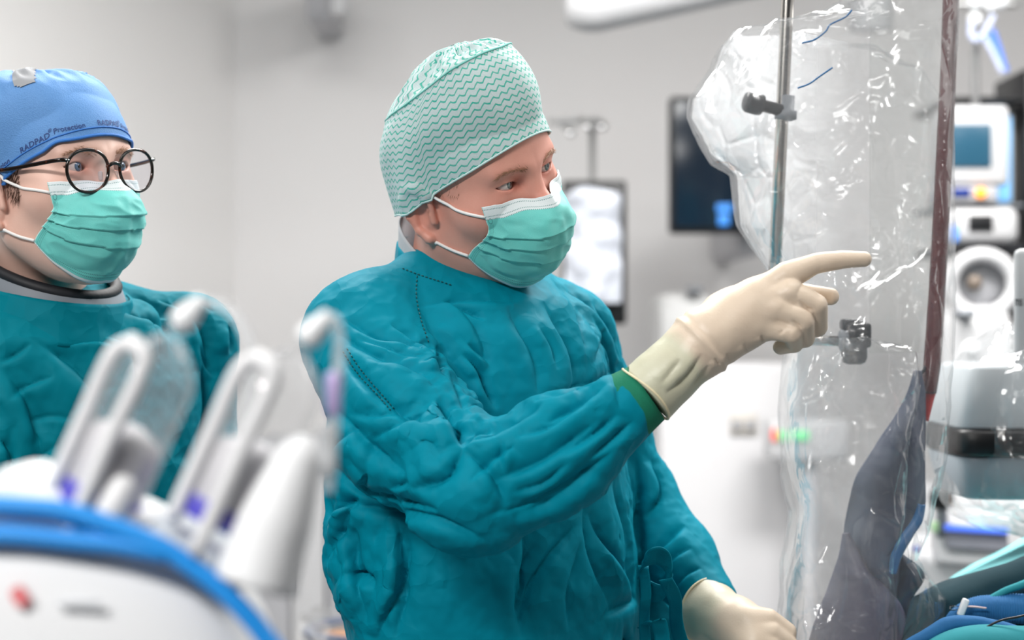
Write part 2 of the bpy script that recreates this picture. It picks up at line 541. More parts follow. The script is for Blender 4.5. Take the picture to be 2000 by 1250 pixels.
# ------------------------------------------------------------------ head shape (local: +X his left, +Y forward, +Z up, origin between the ears)
def head_sdf(p, squint=0.0, jaw=1.0, neck=None):
    q = p.copy(); q[:, 0] = np.abs(q[:, 0])
    d = sd_ell(p, (0, -0.008, 0.036), (0.0745, 0.099, 0.093))
    d = smin(d, sd_ell(p, (0, 0.036, 0.045), (0.062, 0.057, 0.062)), 0.03)
    d = smin(d, sd_ell(p, (0, 0.03, -0.03), (0.064 * jaw, 0.064, 0.08)), 0.03)
    d = smin(d, sd_sphere(q, (0.046, 0.054, -0.014), 0.024), 0.025)
    d = smin(d, sd_cone(q, (0.05 * jaw, 0.0, -0.05), (0.014, 0.062, -0.090), 0.019, 0.017), 0.03)
    d = smin(d, sd_ell(p, (0, 0.070, -0.055), (0.03, 0.024, 0.032)), 0.02)
    d = smin(d, sd_sphere(p, (0, 0.067, -0.091), 0.017), 0.02)
    # brow ridge
    d = smin(d, sd_cone(q, (0.007, 0.0895, 0.030), (0.044, 0.0765, 0.0325), 0.0085, 0.0080), 0.014)
    # eye sockets
    d = smax(d, -sd_ell(q, (0.030, 0.103, 0.0145), (0.020, 0.0215, 0.0120)), 0.016)
    # nose
    d = smin(d, sd_cone(p, (0, 0.089, 0.022), (0, 0.105, -0.013), 0.0072, 0.0088), 0.014)
    d = smin(d, sd_cone(p, (0, 0.104, -0.011), (0, 0.112, -0.026), 0.0088, 0.0102), 0.010)
    d = smin(d, sd_sphere(q, (0.0135, 0.098, -0.029), 0.0085), 0.010)
    # lids
    lid = sd_sphere(q, (0.032, 0.0745, 0.017), 0.0142)
    d = smin(d, lid, 0.006)
    bag = sd_cone(q, (0.02, 0.083, 0.004), (0.042, 0.078, 0.006), 0.004, 0.004)
    d = smin(d, bag, 0.010)
    ex = q[:, 0] - 0.0325; ez = q[:, 2] - 0.0165 - 0.05 * ex
    up = (0.0052 - squint) * (1 - np.clip(np.abs(ex) / 0.0145, 0, 1) ** 2.0)
    dn = -0.0048 * (1 - np.clip(np.abs(ex) / 0.0145, 0, 1) ** 2.0)
    slit = np.maximum(np.maximum(ez - up, dn - ez), np.maximum(0.074 - q[:, 1], np.abs(ex) - 0.0145))
    d = smax(d, -slit, 0.0012)
    # ears
    q = q - np.array([-0.001, 0.004, -0.010])
    e = sd_ell(q, (0.0745, -0.012, -0.001), (0.007, 0.014, 0.026))
    pts = [(0.079, 0.004, 0.004), (0.0815, 0.003, 0.02), (0.085, -0.008, 0.031), (0.085, -0.022, 0.029), (0.086, -0.030, 0.014), (0.085, -0.027, -0.006), (0.083, -0.016, -0.022), (0.080, -0.006, -0.031)]
    rr = [0.0032, 0.0036, 0.0038, 0.004, 0.004, 0.004, 0.0048, 0.0062]
    for i in range(len(pts) - 1):
        e = smin(e, sd_cone(q, pts[i], pts[i + 1], rr[i], rr[i + 1]), 0.004)
    e = smin(e, sd_cone(q, (0.083, -0.021, 0.018), (0.083, -0.019, -0.012), 0.0035, 0.0035), 0.004)
    e = smin(e, sd_cone(q, (0.079, 0.003, -0.002), (0.0785, 0.004, -0.010), 0.004, 0.004), 0.004)
    e = smax(e, -sd_ell(q, (0.084, -0.008, -0.004), (0.007, 0.0075, 0.013)), 0.003)
    d = smin(d, e, 0.006)
    if neck is not None:
        a, b, r1, r2 = neck[0]
        nd = sd_cone(p, a, b, r1, r2)
        for (a, b, r1, r2) in neck[1:]:
            nd = smin(nd, sd_cone(p, a, b, r1, r2), 0.02)
        d = smin(d, nd, 0.022)
    return d

def head_tint(L):
    """natural colour differences of the skin: lips, nose, cheeks, ears, lids"""
    q = L.copy(); q[:, 0] = np.abs(q[:, 0])
    c = np.ones((len(L), 3))
    def blob(ctr, r, col, s=1.0):
        w = s * np.exp(-(ln((q - np.array(ctr)) / np.array(r))) ** 2)
        c[:] = c * (1 - w[:, None]) + c * np.array(col) * w[:, None]
    blob((0, 0.116, -0.018), (0.02, 0.02, 0.024), (1.0, 0.80, 0.78))
    blob((0.045, 0.07, -0.015), (0.025, 0.03, 0.02), (1.0, 0.90, 0.88))
    blob((0.085, -0.018, 0), (0.012, 0.03, 0.04), (1.0, 0.80, 0.76))
    blob((0.0325, 0.088, 0.010), (0.018, 0.014, 0.004), (0.93, 0.78, 0.76))
    blob((0.020, 0.086, 0.016), (0.007, 0.012, 0.006), (0.86, 0.66, 0.62))
    blob((0, 0.1, -0.062), (0.026, 0.02, 0.01), (0.9, 0.62, 0.6))
    blob((0.03, 0.088, 0.024), (0.018, 0.012, 0.006), (0.92, 0.82, 0.80))
    return c

class Head:
    def __init__(s, R, T, squint, jaw, neckW):
        s.R = np.array(R); s.T = np.array(T)
        s.squint = squint; s.jaw = jaw
        s.neck = [(s.loc(a), s.loc(b), r1, r2) for a, b, r1, r2 in neckW]
    def w(s, L): return np.atleast_2d(np.asarray(L, float)) @ s.R.T + s.T
    def loc(s, W): 
        W = np.asarray(W, float)
        return (np.atleast_2d(W) - s.T) @ s.R if W.ndim > 1 else ((W - s.T) @ s.R)
    def sdf(s, L): return head_sdf(L, s.squint, s.jaw, s.neck)
    def bare(s, L): return head_sdf(L, s.squint, s.jaw, None)
    def body(s, parent, mat, zmin):
        V, F = surface_net(s.sdf, (-0.13, -0.16, zmin), (0.13, 0.14, 0.14), 0.0019)
        V = snap(s.sdf, V, 1, 0.9)
        return mesh_obj('body', s.w(V), F, mat, parent, col=head_tint(V))
    def cast(s, o, d, off=0.0, fn=None, it=24):
        """march from points o along d (local) to the head surface + off"""
        fn = fn or s.bare
        t = np.zeros(len(o))
        for _ in range(it):
            t += (fn(o + d * t[:, None]) - off) * 0.95
        return o + d * t[:, None]
    def eyes(s, parent, mat, gaze, name='eye'):
        g = np.array(gaze, float); g /= np.linalg.norm(g)
        for sx in (-1, 1):
            c = np.array([sx * 0.032, 0.0745, 0.017])
            a, b, d = frame_from(g)
            th = np.linspace(0, np.pi, 33); ph = np.arange(32) / 32 * 2 * np.pi
            V = []; uv = []
            for t in th:
                r = 0.0123 + 0.0006 * math.exp(-(t / 0.42) ** 4)
                for f in ph:
                    V.append(c + r * (math.cos(t) * d + math.sin(t) * (math.cos(f) * a + math.sin(f) * b)))
                    uv.append((t / math.pi, f / 6.3))
            mesh_obj(name, s.w(np.array(V)), grid_faces(32, 33, True), mat, parent, uv=np.array(uv))
    def hairs(s, name, parent, mat, roots, dirs, length, r, seed=3, lift=0.25):
        """short hairs lying on the skin"""
        rng = np.random.RandomState(seed)
        mb = MB()
        _, N = sd_grad(s.bare, roots)
        for p, d, n in zip(roots, dirs, N):
            d = d + rng.normal(size=3) * 0.22
            d = d - n * (d @ n); d /= np.linalg.norm(d)
            L = length * rng.uniform(0.7, 1.2)
            a = np.cross(d, n)
            p0 = p - n * 0.0006
            p1 = p + d * L * 0.5 + n * L * lift * 0.7
            p2 = p + d * L + n * L * lift * 0.8
            V = [p0 + a * r, p0 - a * r, p0 + n * r, p1 + a * r * .8, p1 - a * r * .8, p1 + n * r * 0.8, p2]
            mb.add(s.w(np.array(V)), [(0, 1, 4, 3), (1, 2, 5, 4), (2, 0, 3, 5), (3, 4, 6), (4, 5, 6), (5, 3, 6)])
        return mb.build(name, mat, parent)
    def brows(s, parent, mat, n=120, seed=1):
        rng = np.random.RandomState(seed)
        for sx in (-1, 1):
            t = rng.uniform(0, 1, n)
            x = 0.012 + 0.036 * t
            z = 0.0285 + 0.007 * np.sin(t * 2.2) - 0.004 * t * t + rng.normal(size=n) * 0.0017 * (1.1 - 0.6 * t)
            o = np.stack([sx * x, np.full(n, 0.13), z], 1)
            r = s.cast(o, np.tile([0, -1.0, 0], (n, 1)))
            d = np.stack([sx * (0.5 + 0.6 * t), np.full(n, -0.3), 0.75 - 1.0 * t], 1)
            s.hairs('eyebrow', parent, mat, r, d, 0.0075, 0.00022, seed)

# ------------------------------------------------------------------ pleated face mask
MASK_ROWS = [
 [(0, .1165, .000), (.013, .105, -.002), (.026, .094, .001), (.040, .087, .001), (.052, .077, .000), (.060, .068, -.001)],
 [(0, .1265, -.022), (.018, .124, -.022), (.032, .110, -.020), (.045, .096, -.018), (.055, .083, -.016), (.0605, .0715, -.015)],
 [(0, .127, -.042), (.020, .126, -.042), (.036, .115, -.040), (.049, .097, -.037), (.057, .083, -.033), (.061, .074, -.029)],
 [(0, .120, -.064), (.020, .118, -.064), (.037, .106, -.060), (.051, .087, -.054), (.058, .071, -.047), (.0615, .060, -.042)],
 [(0, .106, -.090), (.019, .103, -.089), (.036, .090, -.084), (.050, .070, -.075), (.058, .054, -.064), (.062, .046, -.053)],
 [(0, .074, -.112), (.018, .069, -.109), (.034, .061, -.101), (.048, .054, -.090), (.057, .046, -.076), (.062, .038, -.062)],
]
def cr_rows(A, n):
    """Catmull-Rom resample along axis 0"""
    k = len(A)
    t = np.linspace(0, k - 1, n)
    i = np.minimum(t.astype(int), k - 2); f = (t - i).reshape(-1, *([1] * (A.ndim - 1)))
    g = lambda j: A[np.clip(j, 0, k - 1)]
    a = np.where((i == 0).reshape(f.shape), 2 * A[0] - A[1], g(i - 1)); b = g(i); c = g(i + 1)
    d = np.where((i == k - 2).reshape(f.shape), 2 * A[-1] - A[-2], g(i + 2))
    return 0.5 * ((2 * b) + (c - a) * f + (2 * a - 5 * b + 4 * c - d) * f**2 + (3 * b - a - 3 * c + d) * f**3)

def mask_mat(name):
    t = NT(name)
    u, v = t.uv()          # u -1..1 across, v 0..1 down
    au = t.math('ABSOLUTE', u)
    n = t.noise(60, 3)
    teal = t.mix(n, srgb(122, 216, 208), srgb(96, 204, 196))
    white = srgb(226, 236, 238)
    uq = t.n('ShaderNodeAttribute'); uq.attribute_name = 'tint'
    sp = t.n('ShaderNodeSeparateXYZ'); t.l(uq.outputs['Vector'], sp.inputs[0])
    vm = sp.outputs[0]; hm = sp.outputs[1]      # metres below the top edge, metres in from the side edge
    ws = t.math('LESS_THAN', vm, 0.0155)
    c = t.mix(ws, teal, white)
    wb_ = t.math('GREATER_THAN', v, 0.975)
    c = t.mix(wb_, c, white)
    we = t.math('GREATER_THAN', au, 0.985)
    c = t.mix(we, c, srgb(190, 228, 224))
    # stitched dashes
    def line(coord, pos, w):
        return t.math('LESS_THAN', t.math('ABSOLUTE', t.math('SUBTRACT', coord, pos)), w)
    def dash(coord, f, duty=0.55):
        return t.math('LESS_THAN', t.math('FRACT', t.math('MULTIPLY', coord, f)), duty)
    d1 = t.math('MAXIMUM', line(vm, 0.0038, 0.0006), t.math('MAXIMUM', line(vm, 0.0118, 0.0006), line(vm, 0.0152, 0.0006)))
    d1 = t.math('MULTIPLY', d1, dash(u, 42))
    d2 = t.math('MAXIMUM', line(au, 0.945, 0.006), t.math('MAXIMUM', line(au, 0.915, 0.006), line(au, 0.885, 0.006)))
    d2 = t.math('MULTIPLY', t.math('MULTIPLY', d2, dash(v, 55)), t.math('GREATER_THAN', vm, 0.022))
    d3 = t.math('MAXIMUM', line(v, 0.935, 0.004), line(v, 0.955, 0.004))
    d3 = t.math('MULTIPLY', d3, dash(u, 50))
    # round weld of the ear loop
    rr = t.math('SQRT', t.math('ADD', t.math('POWER', t.math('MULTIPLY', t.math('SUBTRACT', au, 0.925), 1.0), 2.0), t.math('POWER', t.math('MULTIPLY', t.math('SUBTRACT', vm, 0.0175), 11.0), 2.0)))
    weld = t.math('LESS_THAN', t.math('ABSOLUTE', t.math('SUBTRACT', rr, 0.034)), 0.006)
    d = t.math('MAXIMUM', t.math('MAXIMUM', d1, weld), t.math('MAXIMUM', d2, d3))
    c = t.mix(t.math('MULTIPLY', d, 0.75), c, srgb(60, 130, 130))
    t.base(c)
    t.set(Roughness=0.6)
    t.b.inputs['Subsurface Weight'].default_value = 0.0
    t.b.inputs['Sheen Weight'].default_value = 0.2
    h = t.math('ADD', t.noise(1600, 1), t.math('MULTIPLY', t.noise(55, 3, dist=0.6), 2.2))
    t.l(t.bump(h, 0.22, 0.0018), t.b.inputs['Normal'])
    return t.mat
M_mask = mask_mat('mask_teal_fleece')
M_elastic = plain('white_elastic', srgb(240, 238, 236), 0.8, var=0.03, scale=800)

def make_mask(H, parent, seed=0, rows=MASK_ROWS):
    R = np.array(rows, float)                       # (rows, cols, 3) half, x positive
    nu = 61; nv = 90
    left = R[:, ::-1].copy(); left[:, :, 0] *= -1
    full = np.concatenate([left[:, :-1], R], 1)     # u from -1 .. 1
    G = cr_rows(full, nv)
    G = np.swapaxes(cr_rows(np.swapaxes(G, 0, 1), nu * 2 - 1), 0, 1)
    nu = G.shape[1]
    u = np.linspace(-1, 1, nu)[None, :].repeat(nv, 0); v = np.linspace(0, 1, nv)[:, None].repeat(nu, 1)
    N = grid_normals(G)
    if N[nv // 2, nu // 2, 1] < 0: N = -N
    disp = np.zeros_like(u)
    fade = np.clip((1 - np.abs(u)) / 0.35, 0, 1) ** 0.8
    for k, vc in enumerate((0.40, 0.55, 0.70)):
        # pleats fan towards the edges
        vv = v + 0.05 * (np.abs(u) ** 1.5) * (k - 1) * 0.6 + 0.012 * noise(np.stack([u.ravel() * 2 + 9 * k, v.ravel() * 0 + seed, v.ravel() * 0], 1)).reshape(u.shape)
        s = (vv - vc)
        disp += 0.0034 * np.where(s < 0, np.exp(s / 0.055), -0.35 * np.exp(-s / 0.03)) * (0.35 + 0.65 * (1 - fade) + 0.3)
    w = noise(np.stack([u.ravel() * 3.1 + seed, v.ravel() * 4.0, 0 * u.ravel() + 3.3], 1)).reshape(u.shape)
    w2 = ridged(np.stack([u.ravel() * 2.4 + v.ravel() * 2.0 + seed * 3, v.ravel() * 6 - u.ravel() * 2.0, 0 * u.ravel() + 1.3], 1)).reshape(u.shape)
    body = np.clip((v - 0.16) / 0.1, 0, 1) * np.clip((1 - v) / 0.1, 0, 1)
    disp += body * (0.0026 * w + 0.0022 * (w2 - 0.6))
    disp += body * 0.0022 * np.exp(-(u / 0.06) ** 2)           # soft centre fold
    # keep off the face
    L = (G + N * disp[..., None]).reshape(-1, 3)
    for _ in range(2):
        dd, g = sd_grad(H.bare, L)
        L = L + g * np.clip(0.0022 - dd, 0, 0.02)[:, None]
    G = H.w(L).reshape(nv, nu, 3)
    Nw = grid_normals(G)
    if (Nw[nv // 2, nu // 2] @ H.R[:, 1]) < 0: G = G[:, ::-1]; u = u[:, ::-1]
    V, F = thick_grid(G, 0.0009)
    uv = np.stack([u.ravel(), v.ravel()], 1)
    dn = np.concatenate([np.zeros((1, nu)), np.cumsum(np.linalg.norm(np.diff(G, axis=0), axis=-1), 0)])
    aux = np.stack([dn.ravel(), 0 * dn.ravel(), 0 * dn.ravel()], 1)
    m = mesh_obj('face_mask', V, F, M_mask, parent, uv=np.concatenate([uv, uv]), col=np.concatenate([aux, aux]))
    Lg = H.loc(G.reshape(-1, 3)).reshape(nv, nu, 3)
    for sx in (-1, 1):
        col = 0 if (Lg[0, 0, 0] * sx > 0) else -1
        a = Lg[2, col] + (Lg[2, 4 if col == 0 else -5] - Lg[2, col]) * 0.6 ; b = Lg[-4, col]
        top = catmull([a + np.array([sx * .001, 0, -.010]), (sx * .0715, .040, -.002), (sx * .0780, .014, .010), (sx * .0795, -.008, .022), (sx * .080, -.03, .010)], 8)
        bot = catmull([b, (sx * .0710, .022, -.054), (sx * .0765, .002, -.044), (sx * .0785, -.018, -.034), (sx * .080, -.03, .010)], 8)
        path = np.concatenate([top, bot[::-1][1:]])
        for _ in range(4):
            dd, g = sd_grad(H.bare, path)
            path = path + g * np.clip(0.0014 - dd, 0, 0.02)[:, None]
        V, F = tube(H.w(path), 0.0017, 8)
        mesh_obj('ear_loop', V, F, M_elastic, m)
    return m
# ------------------------------------------------------------------ caps
def make_cap(H, parent, name, mat, rings, nrow, seamrow, folds, seed, off=0.0035, nu=180):
    th = np.arange(nu) / nu * 2 * np.pi
    A = []
    for (cy, ax, bf, bb, zf, zs, zb) in rings:
        c, s = np.cos(th), np.sin(th)
        w = 0.5 + 0.5 * np.tanh(c * 2.0)
        b = bf * w + bb * (1 - w)
        a_ = ((zf + zb) / 2 + zs) / 2; c_ = (zf + zb) / 2 - a_; b_ = (zf - zb) / 2
        A.append(np.stack([ax * s, cy + b * c, a_ + b_ * c + c_ * np.cos(2 * th)], 1))
    A = np.array(A)
    G = cr_rows(A, nrow)
    t = np.linspace(0, 1, nrow)[:, None].repeat(nu, 1)
    ctr = np.array([0, -0.01, 0.05])
    N = G - ctr; N /= np.linalg.norm(N, axis=-1, keepdims=True)
    disp = folds(t, th[None, :].repeat(nrow, 0), G)
    L = (G + N * disp[..., None]).reshape(-1, 3)
    for _ in range(3):
        near = np.where(H.bare(L) < off)[0]
        if len(near) == 0: break
        dd, g = sd_grad(H.bare, L[near])
        L[near] = L[near] + g * np.clip(off - dd, 0, 0.03)[:, None]
    G = L.reshape(nrow, nu, 3)
    # close the top to a point row
    W = H.w(L).reshape(nrow, nu, 3)
    seg = np.linalg.norm(np.diff(G, axis=0), axis=-1)
    vv = np.concatenate([np.zeros((1, nu)), np.cumsum(seg, 0)])
    uu = (np.where(th > np.pi, th - 2 * np.pi, th) * 0.092)[None, :].repeat(nrow, 0)
    top = t > seamrow
    rr = np.linalg.norm(G[..., :2], axis=-1)
    uvx = np.where(top, vv, uu); uvy = np.where(top, uu * 0.55, vv)
    V, F = thick_grid(W, 0.0012, True)
    uv = np.stack([uvx.ravel(), uvy.ravel()], 1); uv = np.concatenate([uv, uv])
    o = mesh_obj(name, V, F[:, ::-1], mat, parent, uv=uv)
    return o, G, vv

def zig_mat():
    t = NT('cap_zigzag_fleece')
    u, v = t.uv()
    n = t.noise(30, 3)
    # rounded zigzag lines parallel to the brim
    tri = t.math('PINGPONG', u, 0.0062)
    tri2 = t.math('MULTIPLY', t.math('SINE', t.math('MULTIPLY', u, 2 * math.pi / 0.0124)), 0.0006)
    hv = t.math('ADD', t.math('ADD', v, t.math('MULTIPLY', tri, 0.62)), tri2)
    s = t.math('ABSOLUTE', t.math('SUBTRACT', t.math('FRACT', t.math('DIVIDE', hv, 0.0079)), 0.5))
    line = t.math('SUBTRACT', 1.0, t.math('MULTIPLY', t.math('SUBTRACT', s, 0.085), 12.0, clamp=True), clamp=True)
    line = t.math('MULTIPLY', line, t.math('ADD', 0.65, t.math('MULTIPLY', t.noise(170, 2), 0.5)), clamp=True)
    bg = t.mix(n, srgb(205, 219, 220), srgb(186, 207, 208))
    t.base(t.mix(line, bg, srgb(42, 176, 156)))
    t.set(Roughness=0.75)
    h = t.math('ADD', t.noise(700, 2), t.math('MULTIPLY', t.noise(45, 3, dist=0.8), 2.5))
    t.l(t.bump(h, 0.25, 0.0015), t.b.inputs['Normal'])
    return t.mat
M_zig = zig_mat()
def blue_cap_mat():
    t = NT('cap_blue_nonwoven')
    n = t.noise(14, 3)
    c = t.mix(n, srgb(90, 142, 200), srgb(106, 156, 212))
    vor = t.voronoi(620)
    c = t.mix(t.math('MULTIPLY', vor, 0.35), c, srgb(68, 122, 186))
    t.base(c)
    t.set(Roughness=0.7)
    h = t.math('ADD', t.math('MULTIPLY', vor, 1.2), t.math('MULTIPLY', t.noise(26, 3, dist=0.8), 3))
    t.l(t.bump(h, 0.2, 0.0015), t.b.inputs['Normal'])
    return t.mat
M_bluecap = blue_cap_mat()
M_bluefold = plain('cap_blue_hem', srgb(54, 118, 196), 0.7, var=0.06)
M_capprint = plain('cap_print_ink', srgb(44, 70, 128), 0.7)
M_capgrey = plain('cap_grey_panel', srgb(158, 160, 164), 0.85)

def text_mesh(s, size):
    cu = bpy.data.curves.new('txt', 'FONT'); cu.body = s; cu.size = size
    cu.resolution_u = 3; cu.offset = size * 0.012
    o = bpy.data.objects.new('txt', cu); COL.objects.link(o)
    dg = bpy.context.evaluated_depsgraph_get()
    me = bpy.data.meshes.new_from_object(o.evaluated_get(dg))
    V = np.array([v.co[:] for v in me.vertices]); F = [list(p.vertices) for p in me.polygons]
    bpy.data.objects.remove(o); bpy.data.curves.remove(cu); bpy.data.meshes.remove(me)
    return V, F

# ------------------------------------------------------------------ cloth relief
def polyline_dist(q, pts):
    best = np.full(len(q), 1e9); tt = np.zeros(len(q)); side = np.zeros(len(q))
    pts = np.asarray(pts, float)
    L = np.linalg.norm(np.diff(pts, axis=0), axis=1); tot = L.sum(); acc = 0
    for i in range(len(pts) - 1):
        a, b = pts[i], pts[i + 1]; ab = b - a
        h = np.clip(((q - a) @ ab) / (ab @ ab), 0, 1)
        r = q - a - h[:, None] * ab
        d = np.linalg.norm(r, axis=1)
        m = d < best
        best[m] = d[m]; tt[m] = (acc + h[m] * L[i]) / tot
        side[m] = np.sign(ab[0] * r[m, 1] - ab[1] * r[m, 0])
        acc += L[i]
    return best, tt, side

def folds_disp(V, N, strokes, view=np.array([0, 0, ZC])):
    """cloth folds: each stroke is a valley with a raised lip on one side; sculpted on the side it lies on"""
    q = PX(V)
    vd = V - view; vd /= np.linalg.norm(vd, axis=1)[:, None]
    facing = np.clip(-(vd * N).sum(1) * 3 + 0.2, 0, 1)
    out = np.zeros(len(V))
    for pts, w, dep in strokes:
        P2 = catmull(pts, 5)
        lo = P2.min(0) - w * 9; hi = P2.max(0) + w * 9
        m = ((q > lo) & (q < hi)).all(1)
        if not m.any(): continue
        d, t, s = polyline_dist(q[m], P2)
        taper = np.clip(np.minimum(t, 1 - t) * 3.2, 0, 1) ** 0.8 * np.clip((9 * w - d) / (3 * w), 0, 1)
        sd = d * np.where(s >= 0, 1, -1)
        pos = -np.exp(-np.abs(sd) / (0.5 * w)) + 0.65 * (np.abs(sd) / (1.5 * w)) * np.exp(1 - np.abs(sd) / (1.5 * w))
        neg = -np.exp(-np.abs(sd) / (1.3 * w)) + 0.12 * (np.abs(sd) / (2.6 * w)) * np.exp(1 - np.abs(sd) / (2.6 * w))
        prof = np.where(sd >= 0, pos, neg)
        out[m] += 1.35 * dep * prof * taper
    return out * facing

def voro(p, both=False):
    """distance to the nearest point of a jittered grid: flat-ish facets between sharp ridges"""
    i = np.floor(p).astype(int); f = p - i
    best = np.full(len(p), 9.0); sec = np.full(len(p), 9.0)
    for dx in (-1, 0, 1):
        for dy in (-1, 0, 1):
            for dz in (-1, 0, 1):
                h = _perm[_perm[_perm[(i[:, 0] + dx) & 255] + ((i[:, 1] + dy) & 255)] + ((i[:, 2] + dz) & 255)]
                c = np.array([dx, dy, dz]) + 0.5 + 0.45 * _g[h]
                q = c - f; d = np.einsum('ij,ij->i', q, q)
                sec = np.minimum(sec, np.maximum(best, d)); best = np.minimum(best, d)
    return (np.sqrt(best), np.sqrt(sec)) if both else np.sqrt(best)

def cloth_noise(V, seed, amp=1.0):
    o = np.array([seed * 3.7, seed * 1.3, seed * 7.1])
    wv = np.stack([noise(V * 6 + o), noise(V * 6 + o + 19), noise(V * 6 + o + 41)], 1)
    p = V + wv * 0.05
    a = ridged(p * np.array([8, 8, 5]) + o)
    wv2 = np.stack([noise(V * 16 + o), noise(V * 16 + o + 19), noise(V * 16 + o + 41)], 1)
    p2 = V + wv2 * 0.022
    sh = p2 @ np.array([[1, 0, 0.5], [0.3, 1, 0], [-0.4, 0.2, 1]]).T
    b = voro(sh * np.array([15, 15, 9]) + o + 5)
    c = voro(sh * np.array([30, 30, 42]) + o + 11)
    e = ridged(p2 * np.array([34, 34, 24]) + o + 23)
    gate = np.clip(0.45 + 1.8 * noise(V * 7 + o + 77), 0, 1)
    gate2 = np.clip(0.35 + 2.2 * noise(V * 9 + o + 31), 0, 1)
    return amp * (0.0070 * (a - 0.6) + 0.0150 * (b - 0.5) * (0.25 + 0.75 * gate) + 0.0050 * (c - 0.5) * gate2)

def torso_sdf(rows, Y, yaw, ratio):
    """stack of ellipses from silhouette rows (py, left px, right px)"""
    cy, sy = math.cos(math.radians(yaw)), math.sin(math.radians(yaw))
    z = []; cx = []; a = []
    k = math.sqrt(cy**2 + (ratio * sy)**2)
    for py, l, r in rows:
        z.append(ZC + (625 - py) / FPX * Y); cx.append(((l + r) / 2 - 1000) / FPX * Y); a.append((r - l) / 2 / FPX * Y / k)
    z = np.array(z)[::-1]; cx = np.array(cx)[::-1]; a = np.array(a)[::-1]
    def f(p):
        zz = np.clip(p[:, 2], z[0], z[-1])
        c = np.interp(zz, z, cx); A = np.interp(zz, z, a)
        x = p[:, 0] - c; y = p[:, 1] - Y
        u = (x * cy + y * sy); v = (x * sy - y * cy)       # u: his left, v: forward
        ra = A; rb = A * ratio
        k0 = np.sqrt((u / ra)**2 + (v / rb)**2); k1 = np.sqrt((u / ra**2)**2 + (v / rb**2)**2) + 1e-9
        d = k0 * (k0 - 1) / k1
        d = np.where(k0 < 0.3, -rb * 0.7, d)
        return smax(d, np.maximum(p[:, 2] - z[-1], z[0] - p[:, 2]), 0.02)
    return f

def ring_pts(c, fwd, lat, a, b, tilt, n=72):
    """ellipse around the neck: a lateral, b forward, tilt = front drop"""
    th = np.arange(n) / n * 2 * np.pi
    return np.asarray(c) + a * np.sin(th)[:, None] * lat + b * np.cos(th)[:, None] * fwd + (-tilt * np.cos(th))[:, None] * np.array([0, 0, 1.0])

def neck_band(name, parent, mat, rings, t=0.002, nrow=14, wob=0.0):
    A = np.array(rings)
    G = cr_rows(A, nrow)
    if wob:
        c = G.mean((0, 1))
        n = noise((G.reshape(-1, 3)) * 35).reshape(G.shape[:2])
        d = G - c; d[..., 2] = 0; d /= np.linalg.norm(d, axis=-1, keepdims=True)
        G = G + d * (n * wob)[..., None]
    V, F = thick_grid(G, -t, True)
    return mesh_obj(name, V, F, mat, parent)

def latex_mat():
    t = NT('latex_glove')
    at = t.n('ShaderNodeAttribute'); at.attribute_name = 'tint'
    c = t.mix(t.noise(40, 3), srgb(232, 214, 192), srgb(222, 200, 178))
    t.base(t.mix(1.0, c, at.outputs['Color'], 'MULTIPLY'))
    t.set(Roughness=0.42)
    h = t.math('ADD', t.noise(500, 2), t.math('MULTIPLY', t.noise(70, 4, dist=1.0), 2.0))
    t.l(t.bump(h, 0.12, 0.0012), t.b.inputs['Normal'])
    return t.mat
M_latex = latex_mat()
M_latexrim = plain('latex_rim', srgb(236, 222, 184), 0.4)

def sd_chain(p, pts, rad, k=0.006):
    d = None
    for i in range(len(pts) - 1):
        e = sd_cone(p, pts[i], pts[i + 1], rad[i], rad[i + 1])
        d = e if d is None else np.minimum(d, e)
    return d

def make_shoes_and_legs(parent, cx, cy, fwd, lat, z0=0.55):
    mb = MB()
    for s in (-1, 1):
        hip = np.array([cx, cy, 0.95]) + lat * s * 0.09
        knee = np.array([cx, cy, 0.5]) + lat * s * 0.10
        ank = np.array([cx, cy, 0.07]) + lat * s * 0.11
        pts = catmull([hip, (hip + knee) / 2, knee, (knee + ank) / 2, ank], 6)
        mb.add(*tube(pts, np.linspace(0.095, 0.075, len(pts)), 20))
    mb.build('trousers', M_trouser, parent)
    for s in (-1, 1):
        c = np.array([cx, cy, 0.0]) + lat * s * 0.11
        def f(p):
            d = sd_cone(p, c + [0, 0, .045] - fwd * 0.05, c + [0, 0, .035] + fwd * 0.15, 0.045, 0.042)
            return smax(d, -p[:, 2], 0.006)
        lo = c - 0.26; hi = c + 0.26; lo[2] = -0.02; hi[2] = 0.12
        V, F = surface_net(f, lo, hi, 0.008)
        V[:, 2] = np.maximum(V[:, 2], 0.0)
        mesh_obj('shoe', V, F, M_shoe, parent)
# ------------------------------------------------------------------ cloth relaxation: a surface with a little too much fabric buckles into folds
def quad_edges(F):
    e = np.concatenate([F[:, [0, 1]], F[:, [1, 2]], F[:, [2, 3]], F[:, [3, 0]]])
    e = np.sort(e, 1); e = np.unique(e, axis=0)
    dg = np.concatenate([F[:, [0, 2]], F[:, [1, 3]]])
    return e, dg

def two_hop(F, n):
    """vertex pairs across each vertex of a quad mesh (for bending): opposite ends of quad pairs sharing an edge"""
    q = np.arange(len(F))
    ed = np.concatenate([F[:, [0, 1]], F[:, [1, 2]], F[:, [2, 3]], F[:, [3, 0]]])
    op = np.concatenate([F[:, [3, 2]], F[:, [0, 3]], F[:, [1, 0]], F[:, [2, 1]]])   # vertices facing the edge ends
    fl = ed[:, 0] > ed[:, 1]
    ed2 = np.where(fl[:, None], ed[:, ::-1], ed); op2 = np.where(fl[:, None], op[:, ::-1], op)
    key = ed2[:, 0].astype(np.int64) * n + ed2[:, 1]
    o = np.argsort(key, kind='stable'); k = key[o]
    same = np.where(k[1:] == k[:-1])[0]
    A, B = op2[o[same]], op2[o[same + 1]]
    return np.concatenate([np.stack([A[:, 0], B[:, 0]], 1), np.stack([A[:, 1], B[:, 1]], 1)])

